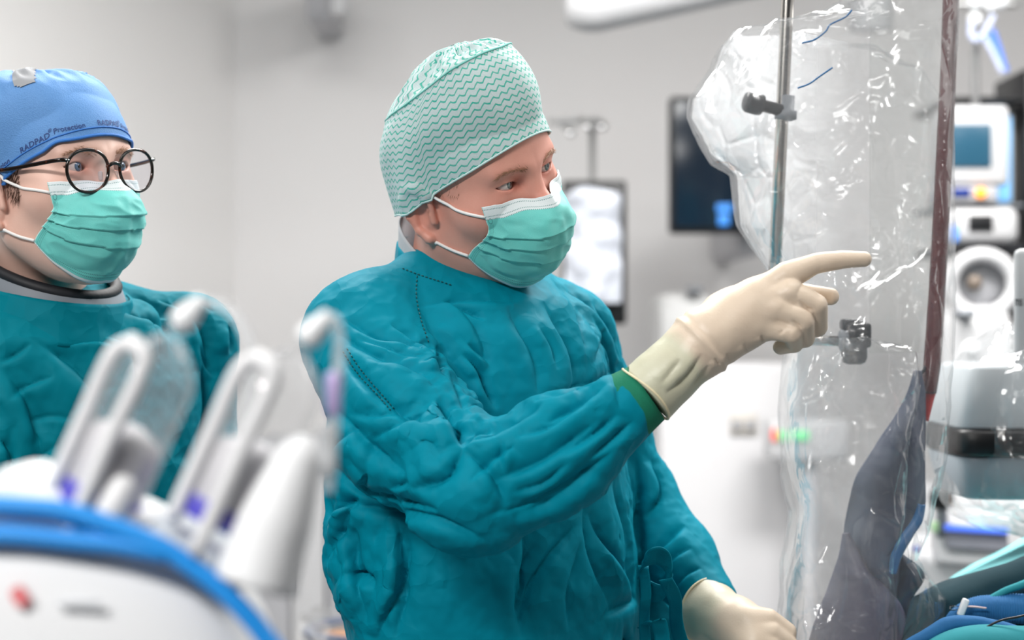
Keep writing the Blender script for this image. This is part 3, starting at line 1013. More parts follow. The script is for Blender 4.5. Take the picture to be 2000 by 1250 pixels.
def relax(V, F, inner, excess, iters, bend=0.25, grav=0.0, tether=0.02, pin=None, coll_every=5, V0=None, omega=1.4):
    """position-based relaxation; excess(mid, dir) -> rest length factor"""
    n = len(V)
    e, dg = quad_edges(F); th = two_hop(F, n)
    V0 = V.copy() if V0 is None else V0
    def rest(pairs, k=1.0):
        d = V0[pairs[:, 1]] - V0[pairs[:, 0]]; L = np.linalg.norm(d, axis=1) + 1e-9
        return L * (1 + (excess((V0[pairs[:, 0]] + V0[pairs[:, 1]]) / 2, d / L[:, None]) - 1) * k)
    pairs = np.concatenate([e, dg, th]); R = np.concatenate([rest(e), rest(dg), rest(th, 1.0)])
    W = np.concatenate([np.ones(len(e)), np.full(len(dg), 0.6), np.full(len(th), bend)])
    isth = np.arange(len(pairs)) >= len(e) + len(dg)
    i, j = pairs[:, 0], pairs[:, 1]
    cnt = np.bincount(i, W, n) + np.bincount(j, W, n)
    free = np.ones(n) if pin is None else 1 - pin
    X = V.copy(); prev = X.copy()
    for k in range(iters):
        d = X[j] - X[i]; L = np.linalg.norm(d, axis=1) + 1e-9
        c = (L - R) / L * 0.5 * W
        c = np.where(isth & (L > R), 0, c)            # bending pairs only resist folding
        cv = d * c[:, None]
        dx = np.stack([np.bincount(i, cv[:, a], n) - np.bincount(j, cv[:, a], n) for a in range(3)], 1) / cnt[:, None] * 2
        new = X + dx * omega * free[:, None] + 0.55 * (X - prev) * free[:, None]
        new[:, 2] -= grav * free
        t = new - V0; tl = np.linalg.norm(t, axis=1) + 1e-9
        new = V0 + t * np.minimum(1, tether / tl)[:, None]
        if k % coll_every == 0 or k == iters - 1:
            dd, g = sd_grad(inner, new, 0.002)
            new = new + g * np.clip(-dd, 0, 0.01)[:, None]
        prev, X = X, new
    return X

def subdivide(V, F):
    """one Catmull-Clark step on a quad mesh"""
    n, m = len(V), len(F)
    fp = V[F].mean(1)
    he = np.concatenate([F[:, [0, 1]], F[:, [1, 2]], F[:, [2, 3]], F[:, [3, 0]]])
    key = np.minimum(he[:, 0], he[:, 1]).astype(np.int64) * n + np.maximum(he[:, 0], he[:, 1])
    uk, inv = np.unique(key, return_inverse=True)
    e0, e1 = uk // n, uk % n; k = len(uk)
    nf = np.bincount(inv, minlength=k)
    fi = np.tile(np.arange(m), 4)
    sf = np.stack([np.bincount(inv, fp[fi, a], k) for a in range(3)], 1)
    mid = (V[e0] + V[e1]) / 2
    ep = np.where((nf == 2)[:, None], (V[e0] + V[e1] + sf) / 4, mid)
    val = np.bincount(e0, minlength=n) + np.bincount(e1, minlength=n)
    nfv = np.bincount(F.ravel(), minlength=n)
    Fa = np.stack([np.bincount(F.ravel(), np.repeat(fp[:, a], 4), n) for a in range(3)], 1) / np.maximum(nfv, 1)[:, None]
    Ea = np.stack([np.bincount(e0, mid[:, a], n) + np.bincount(e1, mid[:, a], n) for a in range(3)], 1) / np.maximum(val, 1)[:, None]
    bd = np.zeros(n, bool); bd[e0[nf != 2]] = True; bd[e1[nf != 2]] = True
    vn = val[:, None]
    vp = np.where((bd | (val < 3) | (val != nfv))[:, None], V, (Fa + 2 * Ea + (vn - 3) * V) / np.maximum(vn, 1))
    ei = inv.reshape(4, m) + n; fc = np.arange(m) + n + k
    F2 = np.concatenate([np.stack([F[:, i], ei[i], fc, ei[i - 1]], 1) for i in range(4)])
    return np.concatenate([vp, ep, fp]), F2

def vert_normals(V, F):
    n = np.cross(V[F[:, 2]] - V[F[:, 0]], V[F[:, 3]] - V[F[:, 1]])
    out = np.stack([sum(np.bincount(F[:, k], n[:, a], len(V)) for k in range(4)) for a in range(3)], 1)
    return out / (np.linalg.norm(out, axis=1, keepdims=True) + 1e-12)

def bone_excess(bones, torso_h, torso_v, arm_a, arm_c, extra=()):
    """rest-length factors: bones = [(a, b, reach)] sleeves; elsewhere the torso (vertical axis)"""
    def f(mid, d):
        ax = np.tile([0, 0, 1.0], (len(mid), 1)); e_a = np.full(len(mid), torso_v); e_c = np.full(len(mid), torso_h)
        for a, b, reach in bones:
            m = sd_cone(mid, a, b, reach, reach) < 0
            u = (b - a) / np.linalg.norm(b - a)
            ax[m] = u; e_a[m] = arm_a; e_c[m] = arm_c
        al = np.abs((d * ax).sum(1)) ** 2
        s = e_a * al + e_c * (1 - al)
        for c, r, k in extra:
            s = s * (1 + k * np.exp(-(ln(mid - c) / r) ** 2))
        s = s * (0.15 + 1.7 * np.clip(0.4 + 1.8 * noise(mid * 6 + 3.3), 0, 1))
        return 1 + s
    return f

def make_gown(name, sdf, lo, hi, strokes, excess, mat, parent, seed, ends, h=0.0085, amp=0.30, it1=44, it2=16, inner_off=0.005):
    V, F = surface_net(sdf, lo, hi, h)
    V = snap(sdf, V, 3)
    _, N = sd_grad(sdf, V, 0.004)
    pin = np.zeros(len(V))
    for c, r in ends: pin = np.maximum(pin, np.clip(1.6 - ln(V - c) / r, 0, 1))
    pin = np.maximum(pin, (V[:, 2] < lo[2] + 0.04) * 1.0)
    X = V + N * (cloth_noise(V, seed, amp) * (1 - pin))[:, None]
    inner = lambda p: sdf(p) + inner_off
    X = relax(X, F, inner, excess, it1, bend=0.9, grav=0.00005, tether=0.022, pin=pin, V0=V)
    # only the part in view is refined; the skirt below stays coarse
    up = (X[F][:, :, 2] > 1.06).all(1)
    def part(sel):
        us = np.unique(F[sel]); mp = np.full(len(X), -1); mp[us] = np.arange(len(us))
        return X[us], mp[F[sel]]
    Vlo, Flo = part(~up)
    V2, F2 = subdivide(*part(up))
    _, N2 = sd_grad(sdf, V2, 0.004)
    pin2 = np.zeros(len(V2))
    for c, r in ends: pin2 = np.maximum(pin2, np.clip(1.6 - ln(V2 - c) / r, 0, 1))
    pin2 = np.maximum(pin2, np.clip((1.10 - V2[:, 2]) / 0.03, 0, 1))
    Y = V2 + N2 * ((0.0010 * noise(V2 * 60 + seed) + 0.0008 * noise(V2 * 120 + seed)) * (1 - pin2))[:, None]
    ex2 = lambda mid, d: 1 + (excess(mid, d) - 1) * 0.6
    Y = relax(Y, F2, lambda p: sdf(p) + inner_off + 0.002, ex2, it2, bend=0.9, tether=0.008, pin=pin2, V0=V2, coll_every=6)
    Vu, Fu = subdivide(Y, F2)
    Nu = vert_normals(Vu, Fu)
    pu = np.zeros(len(Vu))
    for c, r in ends: pu = np.maximum(pu, np.clip(1.5 - ln(Vu - c) / r, 0, 1))
    fd = folds_disp(Vu, Nu, strokes)
    fd += 0.0009 * (ridged(Vu * np.array([55, 55, 40]) + seed) - 0.5) * np.clip(0.3 + 2 * noise(Vu * 9 + seed), 0, 1)
    Vu = Vu + Nu * (fd * (1 - pu))[:, None]
    return mesh_obj(name, np.concatenate([Vu, Vlo]), np.concatenate([Fu, Flo + len(Vu)]), mat, parent)
# ------------------------------------------------------------------ the pointing surgeon
pA = empty('person', (P(950, 900, 2.38)[0], 2.38, 0), 'person in teal surgical gown, zigzag-patterned cap and mask, pointing with a gloved finger', 'person')
fwdA = np.array([math.sin(math.radians(50)), -math.cos(math.radians(50)), 0]); latA = np.array([math.cos(math.radians(50)), math.sin(math.radians(50)), 0])
RA = [[0.6538, 0.7451, -0.1317], [0.6633, -0.6482, -0.374], [0.364, -0.1572, 0.918]]
TA = np.array([-0.0446, 2.3298, 1.6572])
nbA = P(898, 610, 2.40)
HA = Head(RA, TA, 0.0012, 1.0, [(TA + np.array([-0.005, 0.01, -0.02]), nbA, 0.056, 0.064), (nbA, nbA + [-0.01, 0.02, -0.08], 0.064, 0.09)])
HA.body(pA, M_skinA, -0.22)
HA.eyes(pA, M_eyeA, (0.22, 1, 0.06))
HA.brows(pA, M_brow)
# short hair in front of the ear
rng = np.random.RandomState(4)
n = 70
o = np.stack([np.full(n, -0.12), rng.uniform(0.005, 0.035, n), rng.uniform(0.012, 0.045, n)], 1)
o[:, 1] += 0.012
for o_ in (o, o * [-1, 1, 1]):
    HA.hairs('hair', pA, M_brow, HA.cast(o_, np.tile([-np.sign(o_[0, 0]), 0, 0], (n, 1))), np.tile([0, -0.3, -1.0], (n, 1)), 0.006, 0.0002, 6, 0.12)
make_mask(HA, pA, 0)

def foldsA(t, th, G):
    q = np.stack([np.cos(th).ravel() * 2.2, np.sin(th).ravel() * 2.2, t.ravel() * 3], 1)
    w = noise(q).reshape(t.shape) * 0.004 * np.clip(t * 4, 0, 1)
    crown = np.clip((t - 4 / 7) / 0.05, 0, 1)
    pl = ridged(np.stack([np.cos(th).ravel() * 3.5 + np.sin(th).ravel() * 6, np.sin(th).ravel() * 3 + t.ravel() * 2, t.ravel() * 5], 1)).reshape(t.shape)
    seam = 0.0022 * np.exp(-((t - 4 / 7) / 0.018) ** 2)
    tw = np.abs(np.where(th > np.pi, th - 2 * np.pi, th))
    ear = 0.0115 * np.exp(-((tw - 1.72) / 0.26) ** 2) * np.exp(-(t / 0.22) ** 2)
    return w + ear + crown * (pl - 0.6) * 0.007 * np.clip((1 - t) * 6, 0, 1) + seam
capA, GA, vA = make_cap(HA, pA, 'surgical_cap', M_zig,
    [(-.006, .0790, .1010, .100, .064, .003, -.044), (-.006, .0815, .1015, .106, .092, .042, -.012), (-.006, .0820, .0960, .110, .120, .075, .018),
     (-.004, .0755, .0810, .108, .146, .100, .045), (.000, .0640, .060, .102, .161, .122, .066), (.000, .046, .040, .072, .165, .141, .112), (.000, .023, .020, .035, .163, .157, .143), (.000, .002, .002, .002, .160, .160, .160)],
    90, 4 / 7, foldsA, 0)
# crown seam
r = int(4 / 7 * 89)
V, F = tube(HA.w(GA[r] * 1.0), 0.0011, 6, closed=True)
mesh_obj('cap_seam', V, F, plain('cap_seam_thread', srgb(128, 206, 196), 0.8), capA)
V, F = tube(HA.w(GA[0]), 0.0013, 6, closed=True)
mesh_obj('cap_hem', V, F, plain('cap_hem_fleece', srgb(196, 222, 220), 0.8), capA)

# ---- gown
rowsA = [(512, 800, 1010), (545, 760, 1075), (585, 705, 1122), (640, 668, 1160), (740, 652, 1195), (850, 648, 1222), (1000, 650, 1240), (1080, 652, 1250), (1120, 660, 1252), (1170, 674, 1254), (1250, 690, 1256), (1500, 660, 1290), (2000, 600, 1350), (2600, 560, 1390)]
torsoA = torso_sdf(rowsA, 2.39, 45, 0.74)
shR = P(712, 655, 2.29); elR = P(925, 948, 2.10); wrR = P(1240, 783, 2.10)
midR = P(798, 840, 2.18); foR = P(1095, 868, 2.09)
shL = P(1098, 652, 2.47); elL = P(1246, 962, 2.50); foL = P(1322, 1082, 2.47); wrL = P(1392, 1188, 2.40)
def gownA_sdf(p):
    d = torsoA(p)
    arm = sd_cone(p, shR, midR, 0.072, 0.071)
    arm = smin(arm, sd_cone(p, midR, elR, 0.071, 0.060), 0.02)
    arm = smin(arm, sd_cone(p, elR, foR, 0.060, 0.054), 0.03)
    arm = smin(arm, sd_cone(p, foR, wrR, 0.054, 0.036), 0.02)
    d = smin(d, arm, 0.012)
    al = sd_cone(p, shL, P(1180, 820, 2.5), 0.06, 0.05)
    al = smin(al, sd_cone(p, P(1180, 820, 2.5), elL, 0.050, 0.042), 0.02)
    al = smin(al, sd_cone(p, elL, foL, 0.044, 0.044), 0.02)
    al = smin(al, sd_cone(p, foL, wrL, 0.044, 0.034), 0.02)
    d = smin(d, al, 0.010)
    d = smin(d, sd_cone(p, P(1215, 1060, 2.53), P(1285, 1330, 2.57), 0.03, 0.075), 0.03)      # loose back panel
    # shoulder yoke
    d = smin(d, sd_cone(p, shR + [0.02, 0.01, 0.01], P(905, 560, 2.40), 0.062, 0.064), 0.03)
    d = smin(d, sd_cone(p, shL, P(930, 560, 2.41), 0.055, 0.064), 0.03)
    # cut the sleeves off at the wrists
    for w, f in ((wrR, foR), (wrL, foL)):
        ax = (w - f) / np.linalg.norm(w - f)
        loc_ = ln(p - w) < 0.12
        d = np.where(loc_, smax(d, (p - w) @ ax, 0.004), d)
    return d
Z = lambda *pts: [(600 + x * 0.64, 450 + y * 0.64) for x, y in pts]
strokesA = [
 # broad folds
 ([(645, 640), (720, 690), (800, 720), (860, 760)], 17, .007), ([(660, 800), (720, 870), (800, 930)], 18, .008), ([(690, 720), (760, 790), (850, 850)], 16, .007),
 ([(850, 780), (905, 862)], 14, .009), ([(905, 868), (980, 838), (1060, 790)], 15, .009), ([(905, 872), (870, 930), (800, 955)], 15, .008), ([(910, 880), (960, 930), (990, 990)], 16, .007),
 ([(960, 940), (1060, 900), (1170, 820)], 17, .006), ([(1000, 1010), (1100, 960), (1200, 870)], 15, .006), ([(1060, 830), (1130, 790), (1200, 745)], 13, .006),
 ([(650, 980), (720, 990), (830, 1010), (960, 1062)], 13, .008), ([(700, 1010), (690, 1100), (720, 1220)], 17, .008), ([(780, 1040), (790, 1140), (770, 1250)], 15, .007),
 ([(1040, 1060), (1010, 1150), (1020, 1250)], 18, .007), ([(1130, 970), (1150, 1080), (1200, 1200)], 17, .007), ([(1190, 930), (1220, 1050), (1240, 1180)], 14, .006),
 ([(870, 580), (930, 640), (960, 730)], 16, .006), ([(1060, 590), (1110, 680), (1130, 780)], 16, .007), ([(990, 600), (1040, 700), (1050, 770)], 15, .005), ([(1150, 620), (1190, 700), (1210, 800)], 12, .006),
 (Z((350, 335), (385, 395), (420, 440)), 9, .011), (Z((395, 350), (412, 425)), 6, .007),
 (Z((110, 270), (200, 318), (300, 348), (365, 398)), 10, .007), (Z((255, 285), (330, 335), (372, 372)), 7, .006),
 (Z((485, 350), (560, 402)), 7, .006), (Z((468, 378), (520, 430), (545, 490), (578, 548)), 8, .008),
 (Z((398, 515), (440, 590), (475, 662)), 9, .009), (Z((475, 662), (508, 620), (560, 600)), 7, .006),
 (Z((90, 715), (160, 788), (285, 832), (400, 860)), 9, .007), (Z((200, 735), (160, 790)), 6, .005), (Z((255, 790), (312, 768)), 6, .005),
 (Z((190, 640), (300, 590), (395, 545)), 14, .006), (Z((120, 560), (230, 570), (330, 540)), 10, .004),
 (Z((272, 865), (292, 960), (285, 1080), (240, 1180), (212, 1250)), 8, .007), (Z((300, 900), (305, 1000), (270, 1150)), 6, .004),
 (Z((118, 1045), (215, 1082)), 12, .011), (Z((75, 880), (120, 840), (170, 820)), 9, .010), (Z((160, 830), (120, 900), (95, 960)), 7, .008),
 (Z((650, 1200), (690, 1080), (740, 990), (805, 895)), 8, .006), (Z((850, 860), (900, 950), (980, 1065), (1015, 1150)), 8, .006),
 (Z((655, 920), (660, 1050), (640, 1180)), 8, .005), (Z((820, 950), (790, 1100), (800, 1230)), 10, .004),
 (Z((500, 770), (560, 705), (640, 660)), 10, .005), (Z((640, 645), (760, 590), (900, 490)), 9, .005), (Z((620, 800), (720, 770), (800, 700)), 10, .004),
 (Z((770, 690), (880, 620), (950, 560)), 9, .005), (Z((800, 480), (860, 470), (935, 430)), 7, .004), (Z((690, 520), (780, 500), (850, 460)), 8, .005), (Z((850, 700), (930, 640), (1000, 580)), 9, .005),
 (Z((560, 860), (640, 850), (760, 790), (880, 720)), 14, .004), (Z((600, 740), (590, 700), (600, 650)), 7, .004),
 (Z((745, 140), (820, 250), (850, 410)), 9, .005), (Z((870, 215), (925, 300), (960, 400)), 8, .006), (Z((900, 300), (880, 360), (870, 410)), 7, .005), (Z((780, 170), (860, 230), (930, 330)), 7, .004),
 (Z((425, 215), (545, 272)), 7, .005), (Z((345, 235), (460, 208), (640, 218)), 9, .004), (Z((700, 290), (740, 360), (755, 430)), 10, .004), (Z((430, 420), (460, 500), (480, 560)), 9, .004),
 (Z((105, 380), (160, 450), (240, 540)), 7, .004), (Z((190, 400), (300, 420), (380, 440)), 8, .004), (Z((150, 330), (240, 360), (330, 400)), 7, .004),
 (Z((1000, 700), (1010, 800), (1000, 900), (1020, 1000)), 8, .006), (Z((1050, 700), (1080, 800), (1030, 880)), 8, .007), (Z((1040, 1000), (1100, 950), (1150, 900)), 9, .007), (Z((1080, 1060), (1120, 1000), (1170, 970)), 8, .006),
 (Z((1110, 1100), (1160, 1050), (1200, 1030)), 7, .005), (Z((900, 1180), (960, 1150), (1010, 1120)), 9, .004), (Z((60, 700), (110, 640), (150, 600)), 9, .005),
]
lo = np.array([-0.30, 2.0, 0.28]); hi = np.array([0.34, 2.66, 1.62])
bonesA = [(shR, midR, .10), (midR, elR, .095), (elR, foR, .085), (foR, wrR, .075), (shL, elL, .065), (elL, foL, .06), (foL, wrL, .06)]
exA = bone_excess(bonesA, 0.014, 0.008, 0.018, 0.010, [(P(905, 850, 2.1), .05, 3.0), (P(840, 720, 2.2), .05, 2.5), (P(680, 1000, 2.3), .06, 3.0), (elL, .07, 3.0), (P(720, 900, 2.17), .05, 1.5), (P(1180, 700, 2.45), .05, 1.5)])
gA = make_gown('gown', gownA_sdf, lo, hi, strokesA, exA, M_gownA, pA, 1, [(wrR, .035), (wrL, .03), (P(905, 530, 2.39), .075)])
# stand collar, undershirt
cc = P(912, 548, 2.385)
neck_band('collar', gA, M_gownA, [ring_pts(cc + [-.004, 0, -.030], fwdA, latA, .086, .090, .030), ring_pts(cc + [-.003, 0, -.012], fwdA, latA, .078, .082, .033), ring_pts(cc + [-.005, .0, .012], fwdA, latA, .073, .077, .037), ring_pts(cc + [-.006, 0, .014], fwdA, latA, .070, .074, .037)], 0.0025, 16, 0.004)
neck_band('undershirt', pA, M_grey, [ring_pts(cc + [-.008, 0, -.02], fwdA, latA, .069, .072, .035), ring_pts(cc + [-.010, 0, .010], fwdA, latA, .067, .069, .045), ring_pts(cc + [-.012, 0, .030], fwdA, latA, .065, .066, .052)], 0.002, 8)
# stitched seams on the gown
def surface_path(ob, pts, step=5.0):
    n_ = len(ob.data.vertices); co = np.zeros(n_ * 3, np.float32); ob.data.vertices.foreach_get('co', co); co = co.reshape(-1, 3).astype(float)
    nr = np.zeros(n_ * 3, np.float32); ob.data.vertices.foreach_get('normal', nr); nr = nr.reshape(-1, 3)
    ok = nr[:, 1] < 0.0; co = co[ok]; nr = nr[ok]; q = PX(co)
    p2 = catmull(pts, 12); seg = np.concatenate([[0], np.cumsum(np.linalg.norm(np.diff(p2, axis=0), axis=1))])
    out = []
    for t_ in np.arange(0, seg[-1], step):
        x = np.array([np.interp(t_, seg, p2[:, 0]), np.interp(t_, seg, p2[:, 1])])
        d_ = np.linalg.norm(q - x, axis=1); c = np.where(d_ < 7)[0]
        if len(c) == 0: continue
        c = c[co[c, 1] < co[c, 1].min() + 0.02]
        k = c[np.argmin(d_[c])]
        out.append((P(x[0], x[1], co[k, 1]), nr[k]))
    return out
def stitches(ob, pts, name='stitching'):
    mb_ = MB(); sp_ = surface_path(ob, pts, 4.0)
    for i in range(0, len(sp_) - 1, 2):
        a0, n0 = sp_[i]; a1, _ = sp_[i + 1]
        if np.linalg.norm(a1 - a0) < .012: mb_.add(*tube(np.array([a0 + n0 * .0006, (a0 + a1) / 2 + n0 * .0012, a1 + n0 * .0006]), .0007, 5))
    if mb_.n: tag(mb_.build(name, M_thread, ob), kind='stuff')
stitches(gA, Z((110, 370), (150, 430), (205, 495), (262, 560))); stitches(gA, Z((122, 362), (165, 425), (218, 488), (272, 550)))
stitches(gA, Z((335, 140), (332, 200), (345, 270), (372, 350))); stitches(gA, Z((290, 118), (345, 138), (440, 168)))
# knit cuffs
for (w, f, c1, c2, r1, r2) in ((wrR, foR, P(1222, 796, 2.10), P(1262, 768, 2.10), .0375, .0330), (wrL, foL, P(1385, 1176, 2.40), P(1408, 1206, 2.385), .0290, .0260)):
    pts = np.array([c1 + (c2 - c1) * t for t in np.linspace(0, 1, 6)])
    V, F = tube(pts, np.linspace(r1, r2, 6), 48)
    mesh_obj('cuff', V, F, M_cuffknit, gA)
# waist tie hanging in a loop at his side
def ribbon(name, pts, width, mat, parent, wdir, thick=0.0015, n=8):
    p = catmull(pts, n)
    wdir = np.asarray(wdir, float) / np.linalg.norm(wdir)
    k = 7
    G = np.stack([p + wdir * width * (j / (k - 1) - 0.5) for j in range(k)], 1)
    nn = noise(G.reshape(-1, 3) * 60).reshape(G.shape[:2])
    G = G + grid_normals(G) * (nn * 0.004)[..., None]
    V, F = thick_grid(G, thick)
    return mesh_obj(name, V, F, mat, parent)
yt = 2.30
ribbon('waist_tie', [P(1252, 1115, 2.33), P(1262, 1092, yt), P(1285, 1084, yt), P(1305, 1100, yt), P(1308, 1135, yt), P(1290, 1160, yt + .01), P(1262, 1150, 2.32)], 0.022, M_gownA, gA, (0.25, -0.3, 1))
ribbon('waist_tie', [P(1256, 1105, 2.32), P(1262, 1160, 2.31), P(1258, 1210, 2.31), P(1264, 1290, 2.31)], 0.012, M_gownA, gA, (1, -0.3, 0))
ribbon('waist_tie', [P(1300, 1130, 2.30), P(1318, 1170, 2.31), P(1322, 1220, 2.33), P(1345, 1300, 2.34)], 0.016, M_gownA, gA, (1, -0.3, .3))
ribbon('waist_tie', [P(1260, 1225, 2.31), P(1278, 1212, 2.30), P(1290, 1225, 2.30), P(1300, 1300, 2.30)], 0.018, M_gownA, gA, (1, -.3, .3))

# ---- pointing hand in a latex glove
yh = 2.105
Wc = P(1262, 768, 2.10); Wr = P(1376, 664, yh)
fing = {
 'index': ([P(1480, 585, yh), P(1535, 540, yh - .004), P(1592, 515, yh), P(1644, 507, yh + .002), P(1687, 506, yh + .004)], [.019, .0150, .0108, .0096, .0082]),
 'middle': ([P(1470, 605, yh), P(1540, 572, yh - .012), P(1594, 596, yh - .014), P(1596, 638, yh + .006), P(1566, 648, yh + .026)], [.019, .0155, .0118, .0110, .0095]),
 'ring': ([P(1460, 630, yh), P(1520, 602, yh - .014), P(1570, 628, yh - .018), P(1572, 660, yh + .002), P(1540, 668, yh + .022)], [.018, .0150, .0110, .0102, .0090]),
 'little': ([P(1440, 650, yh), P(1490, 634, yh - .008), P(1548, 652, yh - .018), P(1552, 672, yh + .000), P(1524, 678, yh + .014)], [.018, .0150, .0098, .0088, .0080]),
 'thumb': ([P(1410, 610, yh + .012), P(1500, 575, yh + .040), P(1570, 574, yh + .046), P(1622, 579, yh + .040)], [.02, .0155, .0112, .0092]),
}
def gloveR_sdf(p):
    palm = sd_cone(p, Wr, P(1478, 592, yh), .029, .025)
    palm = smin(palm, sd_cone(p, Wr + [0, 0, -.004], P(1455, 635, yh), .028, .023), 0.02)
    palm = smin(palm, sd_cone(p, P(1440, 610, yh + .01), P(1520, 600, yh + .012), .022, .020), 0.02)
    d = palm
    fd = None
    for k, (pts, rad) in fing.items():
        e = sd_chain(p, pts, rad)
        kk = 0.0022 if k != 'thumb' else 0.003
        fd = e if fd is None else smin(fd, e, kk)
    d = smin(d, fd, 0.010)
    cuff = sd_cone(p, Wc, Wr, .0345, .0305)
    d = smin(d, cuff, 0.012)
    ax = (Wr - Wc) / np.linalg.norm(Wr - Wc)
    t = (p - Wc) @ ax
    # a step where the glove bunches at the wrist
    L = np.linalg.norm(Wr - Wc)
    g = 0.0016 * np.exp(-((t - L * 0.93) / 0.0035) ** 2) - 0.0012 * np.exp(-((t - L * 0.93 - 0.006) / 0.004) ** 2)
    d = d - g
    return smax(d, -t, 0.002)
gl_str = [([(1372, 690), (1340, 735), (1300, 770)], 9, .0030), ([(1385, 712), (1350, 760)], 6, .0020), ([(1330, 700), (1290, 750)], 9, .0016),
          ([(1395, 700), (1405, 715)], 4, .0014), ([(1418, 690), (1425, 706)], 4, .0010), ([(1452, 672), (1462, 690)], 4, .0010), ([(1486, 655), (1492, 668)], 3, .0012), ([(1522, 655), (1530, 645)], 3, .0010),
          ([(1560, 588), (1575, 603), (1590, 606)], 4, .0020), ([(1545, 626), (1556, 634), (1566, 642)], 4, .0018), ([(1572, 548), (1560, 566), (1556, 584)], 5, .0010)]
V, F = surface_net(gloveR_sdf, P(1235, 850, 2.02) - [0, 0, 0.02], P(1730, 460, 2.22), 0.0016)
V = snap(gloveR_sdf, V, 2)
_, N = sd_grad(gloveR_sdf, V)
ax = (Wr - Wc) / np.linalg.norm(Wr - Wc); tpar = (V - Wc) @ ax / np.linalg.norm(Wr - Wc)
V = V + N * (folds_disp(V, N, gl_str) + 0.0008 * noise(V * 60) + np.clip(1 - tpar, 0, 1) * 0.0018 * (ridged(V * np.array([22, 22, 22])) - .5))[:, None]
g = np.clip((0.80 + 0.10 * noise(V * 30) - tpar) / 0.16, 0, 1)[:, None]
gloveA = mesh_obj('glove', V, F, M_latex, pA, col=(1 - g) + g * np.array([0.80, 0.96, 0.92]))
th = np.arange(48) / 48 * 2 * np.pi
a, b, _ = frame_from(ax)
rim = Wc + ax * 0.001 + 0.0345 * (np.cos(th)[:, None] * a + np.sin(th)[:, None] * b) + ax * (0.003 * np.sin(2 * th + 1))[:, None]
V, F = tube(rim, 0.0013, 6, closed=True)
mesh_obj('glove_rim', V, F, M_latexrim, gloveA)

# ---- the other hand, lowered and half closed
yl = 2.335
Wc2 = P(1378, 1192, 2.40); Wr2 = P(1438, 1216, 2.355)
def gloveL_sdf(p):
    d = sd_cone(p, Wr2, P(1480, 1228, yl), .024, .020)
    d = smin(d, sd_cone(p, Wr2, P(1474, 1262, yl - .01), .024, .021), .02)
    fd = None
    base = [(1500, 1210), (1506, 1234), (1504, 1258), (1496, 1280)]
    for i, (bx, by) in enumerate(base):
        dy = (-.004, -.012, -.016, -.016)[i]
        pts = [P(bx - 40, by, yl), P(bx, by, yl + dy), P(bx + 38 - 4 * i, by + 24, yl + dy + .004), P(bx + 34 - 4 * i, by + 62, yl + dy + .016), P(bx + 8, by + 78, yl + .024)]
        e = sd_chain(p, pts, [.016, .0128, .0105, .0098, .0085])
        fd = e if fd is None else smin(fd, e, .0018)
    th_ = sd_chain(p, [P(1455, 1235, yl + .03), P(1500, 1255, yl + .045), P(1535, 1290, yl + .045)], [.018, .013, .010])
    fd = smin(fd, th_, .003)
    d = smin(d, fd, .006)
    d = smin(d, sd_cone(p, Wc2, Wr2, .0385, .027), .012)
    ax2 = (Wr2 - Wc2) / np.linalg.norm(Wr2 - Wc2)
    return smax(d, -((p - Wc2) @ ax2), .002)
V, F = surface_net(gloveL_sdf, P(1300, 1400, 2.26), P(1600, 1120, 2.50), 0.002)
V = snap(gloveL_sdf, V, 2)
_, N = sd_grad(gloveL_sdf, V)
ax2 = (Wr2 - Wc2) / np.linalg.norm(Wr2 - Wc2); tp = (V - Wc2) @ ax2 / np.linalg.norm(Wr2 - Wc2)
V = V + N * (0.0012 * noise(V * 45) + 0.0016 * (ridged(V * 24) - .5) * np.clip(1.2 - tp, 0, 1))[:, None]
g = np.clip((1.1 - tp) / 0.4, 0, 1)[:, None]
gl2 = mesh_obj('glove', V, F, M_latex, pA, col=(1 - g) + g * np.array([0.86, 0.95, 0.92]))
a, b, _ = frame_from(ax2)
rim = Wc2 + ax2 * 0.001 + 0.0387 * (np.cos(th)[:, None] * a + np.sin(th)[:, None] * b)
V, F = tube(rim, 0.0014, 6, closed=True)
mesh_obj('glove_rim', V, F, M_latexrim, gl2)
make_shoes_and_legs(pA, pA.location.x, 2.39, fwdA, latA)
# ------------------------------------------------------------------ the assistant with glasses
yB = 2.42
pB = empty('person', (P(130, 900, yB)[0], yB, 0), 'person in green gown with blue cap, round dark glasses and mask, at left', 'person')
angB = math.radians(48)
fwdB = np.array([math.sin(angB), -math.cos(angB), 0]); latB = np.array([math.cos(angB), math.sin(angB), 0])
RB = np.array([[0.6146, 0.7845, -0.0832], [0.786, -0.6179, -0.0198], [0.0669, 0.0532, 0.9963]])
u_, s_, v_ = np.linalg.svd(RB); RB = u_ @ v_
TB = np.array([-0.529, 2.3531, 1.6509])
nbB = P(82, 604, 2.445)
HB = Head(RB, TB, -0.0006, 0.97, [(TB + np.array([-0.012, 0.012, -0.03]), nbB, 0.052, 0.055), (nbB, nbB + [-0.01, 0.02, -0.08], 0.055, 0.08)])
HB.body(pB, M_skinB, -0.22)
HB.eyes(pB, M_eyeB, (0.12, 1, 0.02))
HB.brows(pB, M_brow, 130, 2)
rng = np.random.RandomState(9)
n = 420
o = np.stack([np.full(n, -0.12), rng.uniform(-0.006, 0.036, n), rng.uniform(-0.012, 0.05, n)], 1)
for o_ in (o, o * [-1, 1, 1]):
    HB.hairs('hair', pB, M_hairB, HB.cast(o_, np.tile([-np.sign(o_[0, 0]), 0, 0], (n, 1))), np.tile([0, -0.5, -1.0], (n, 1)), 0.012, 0.0003, 8, 0.12)
make_mask(HB, pB, 5)
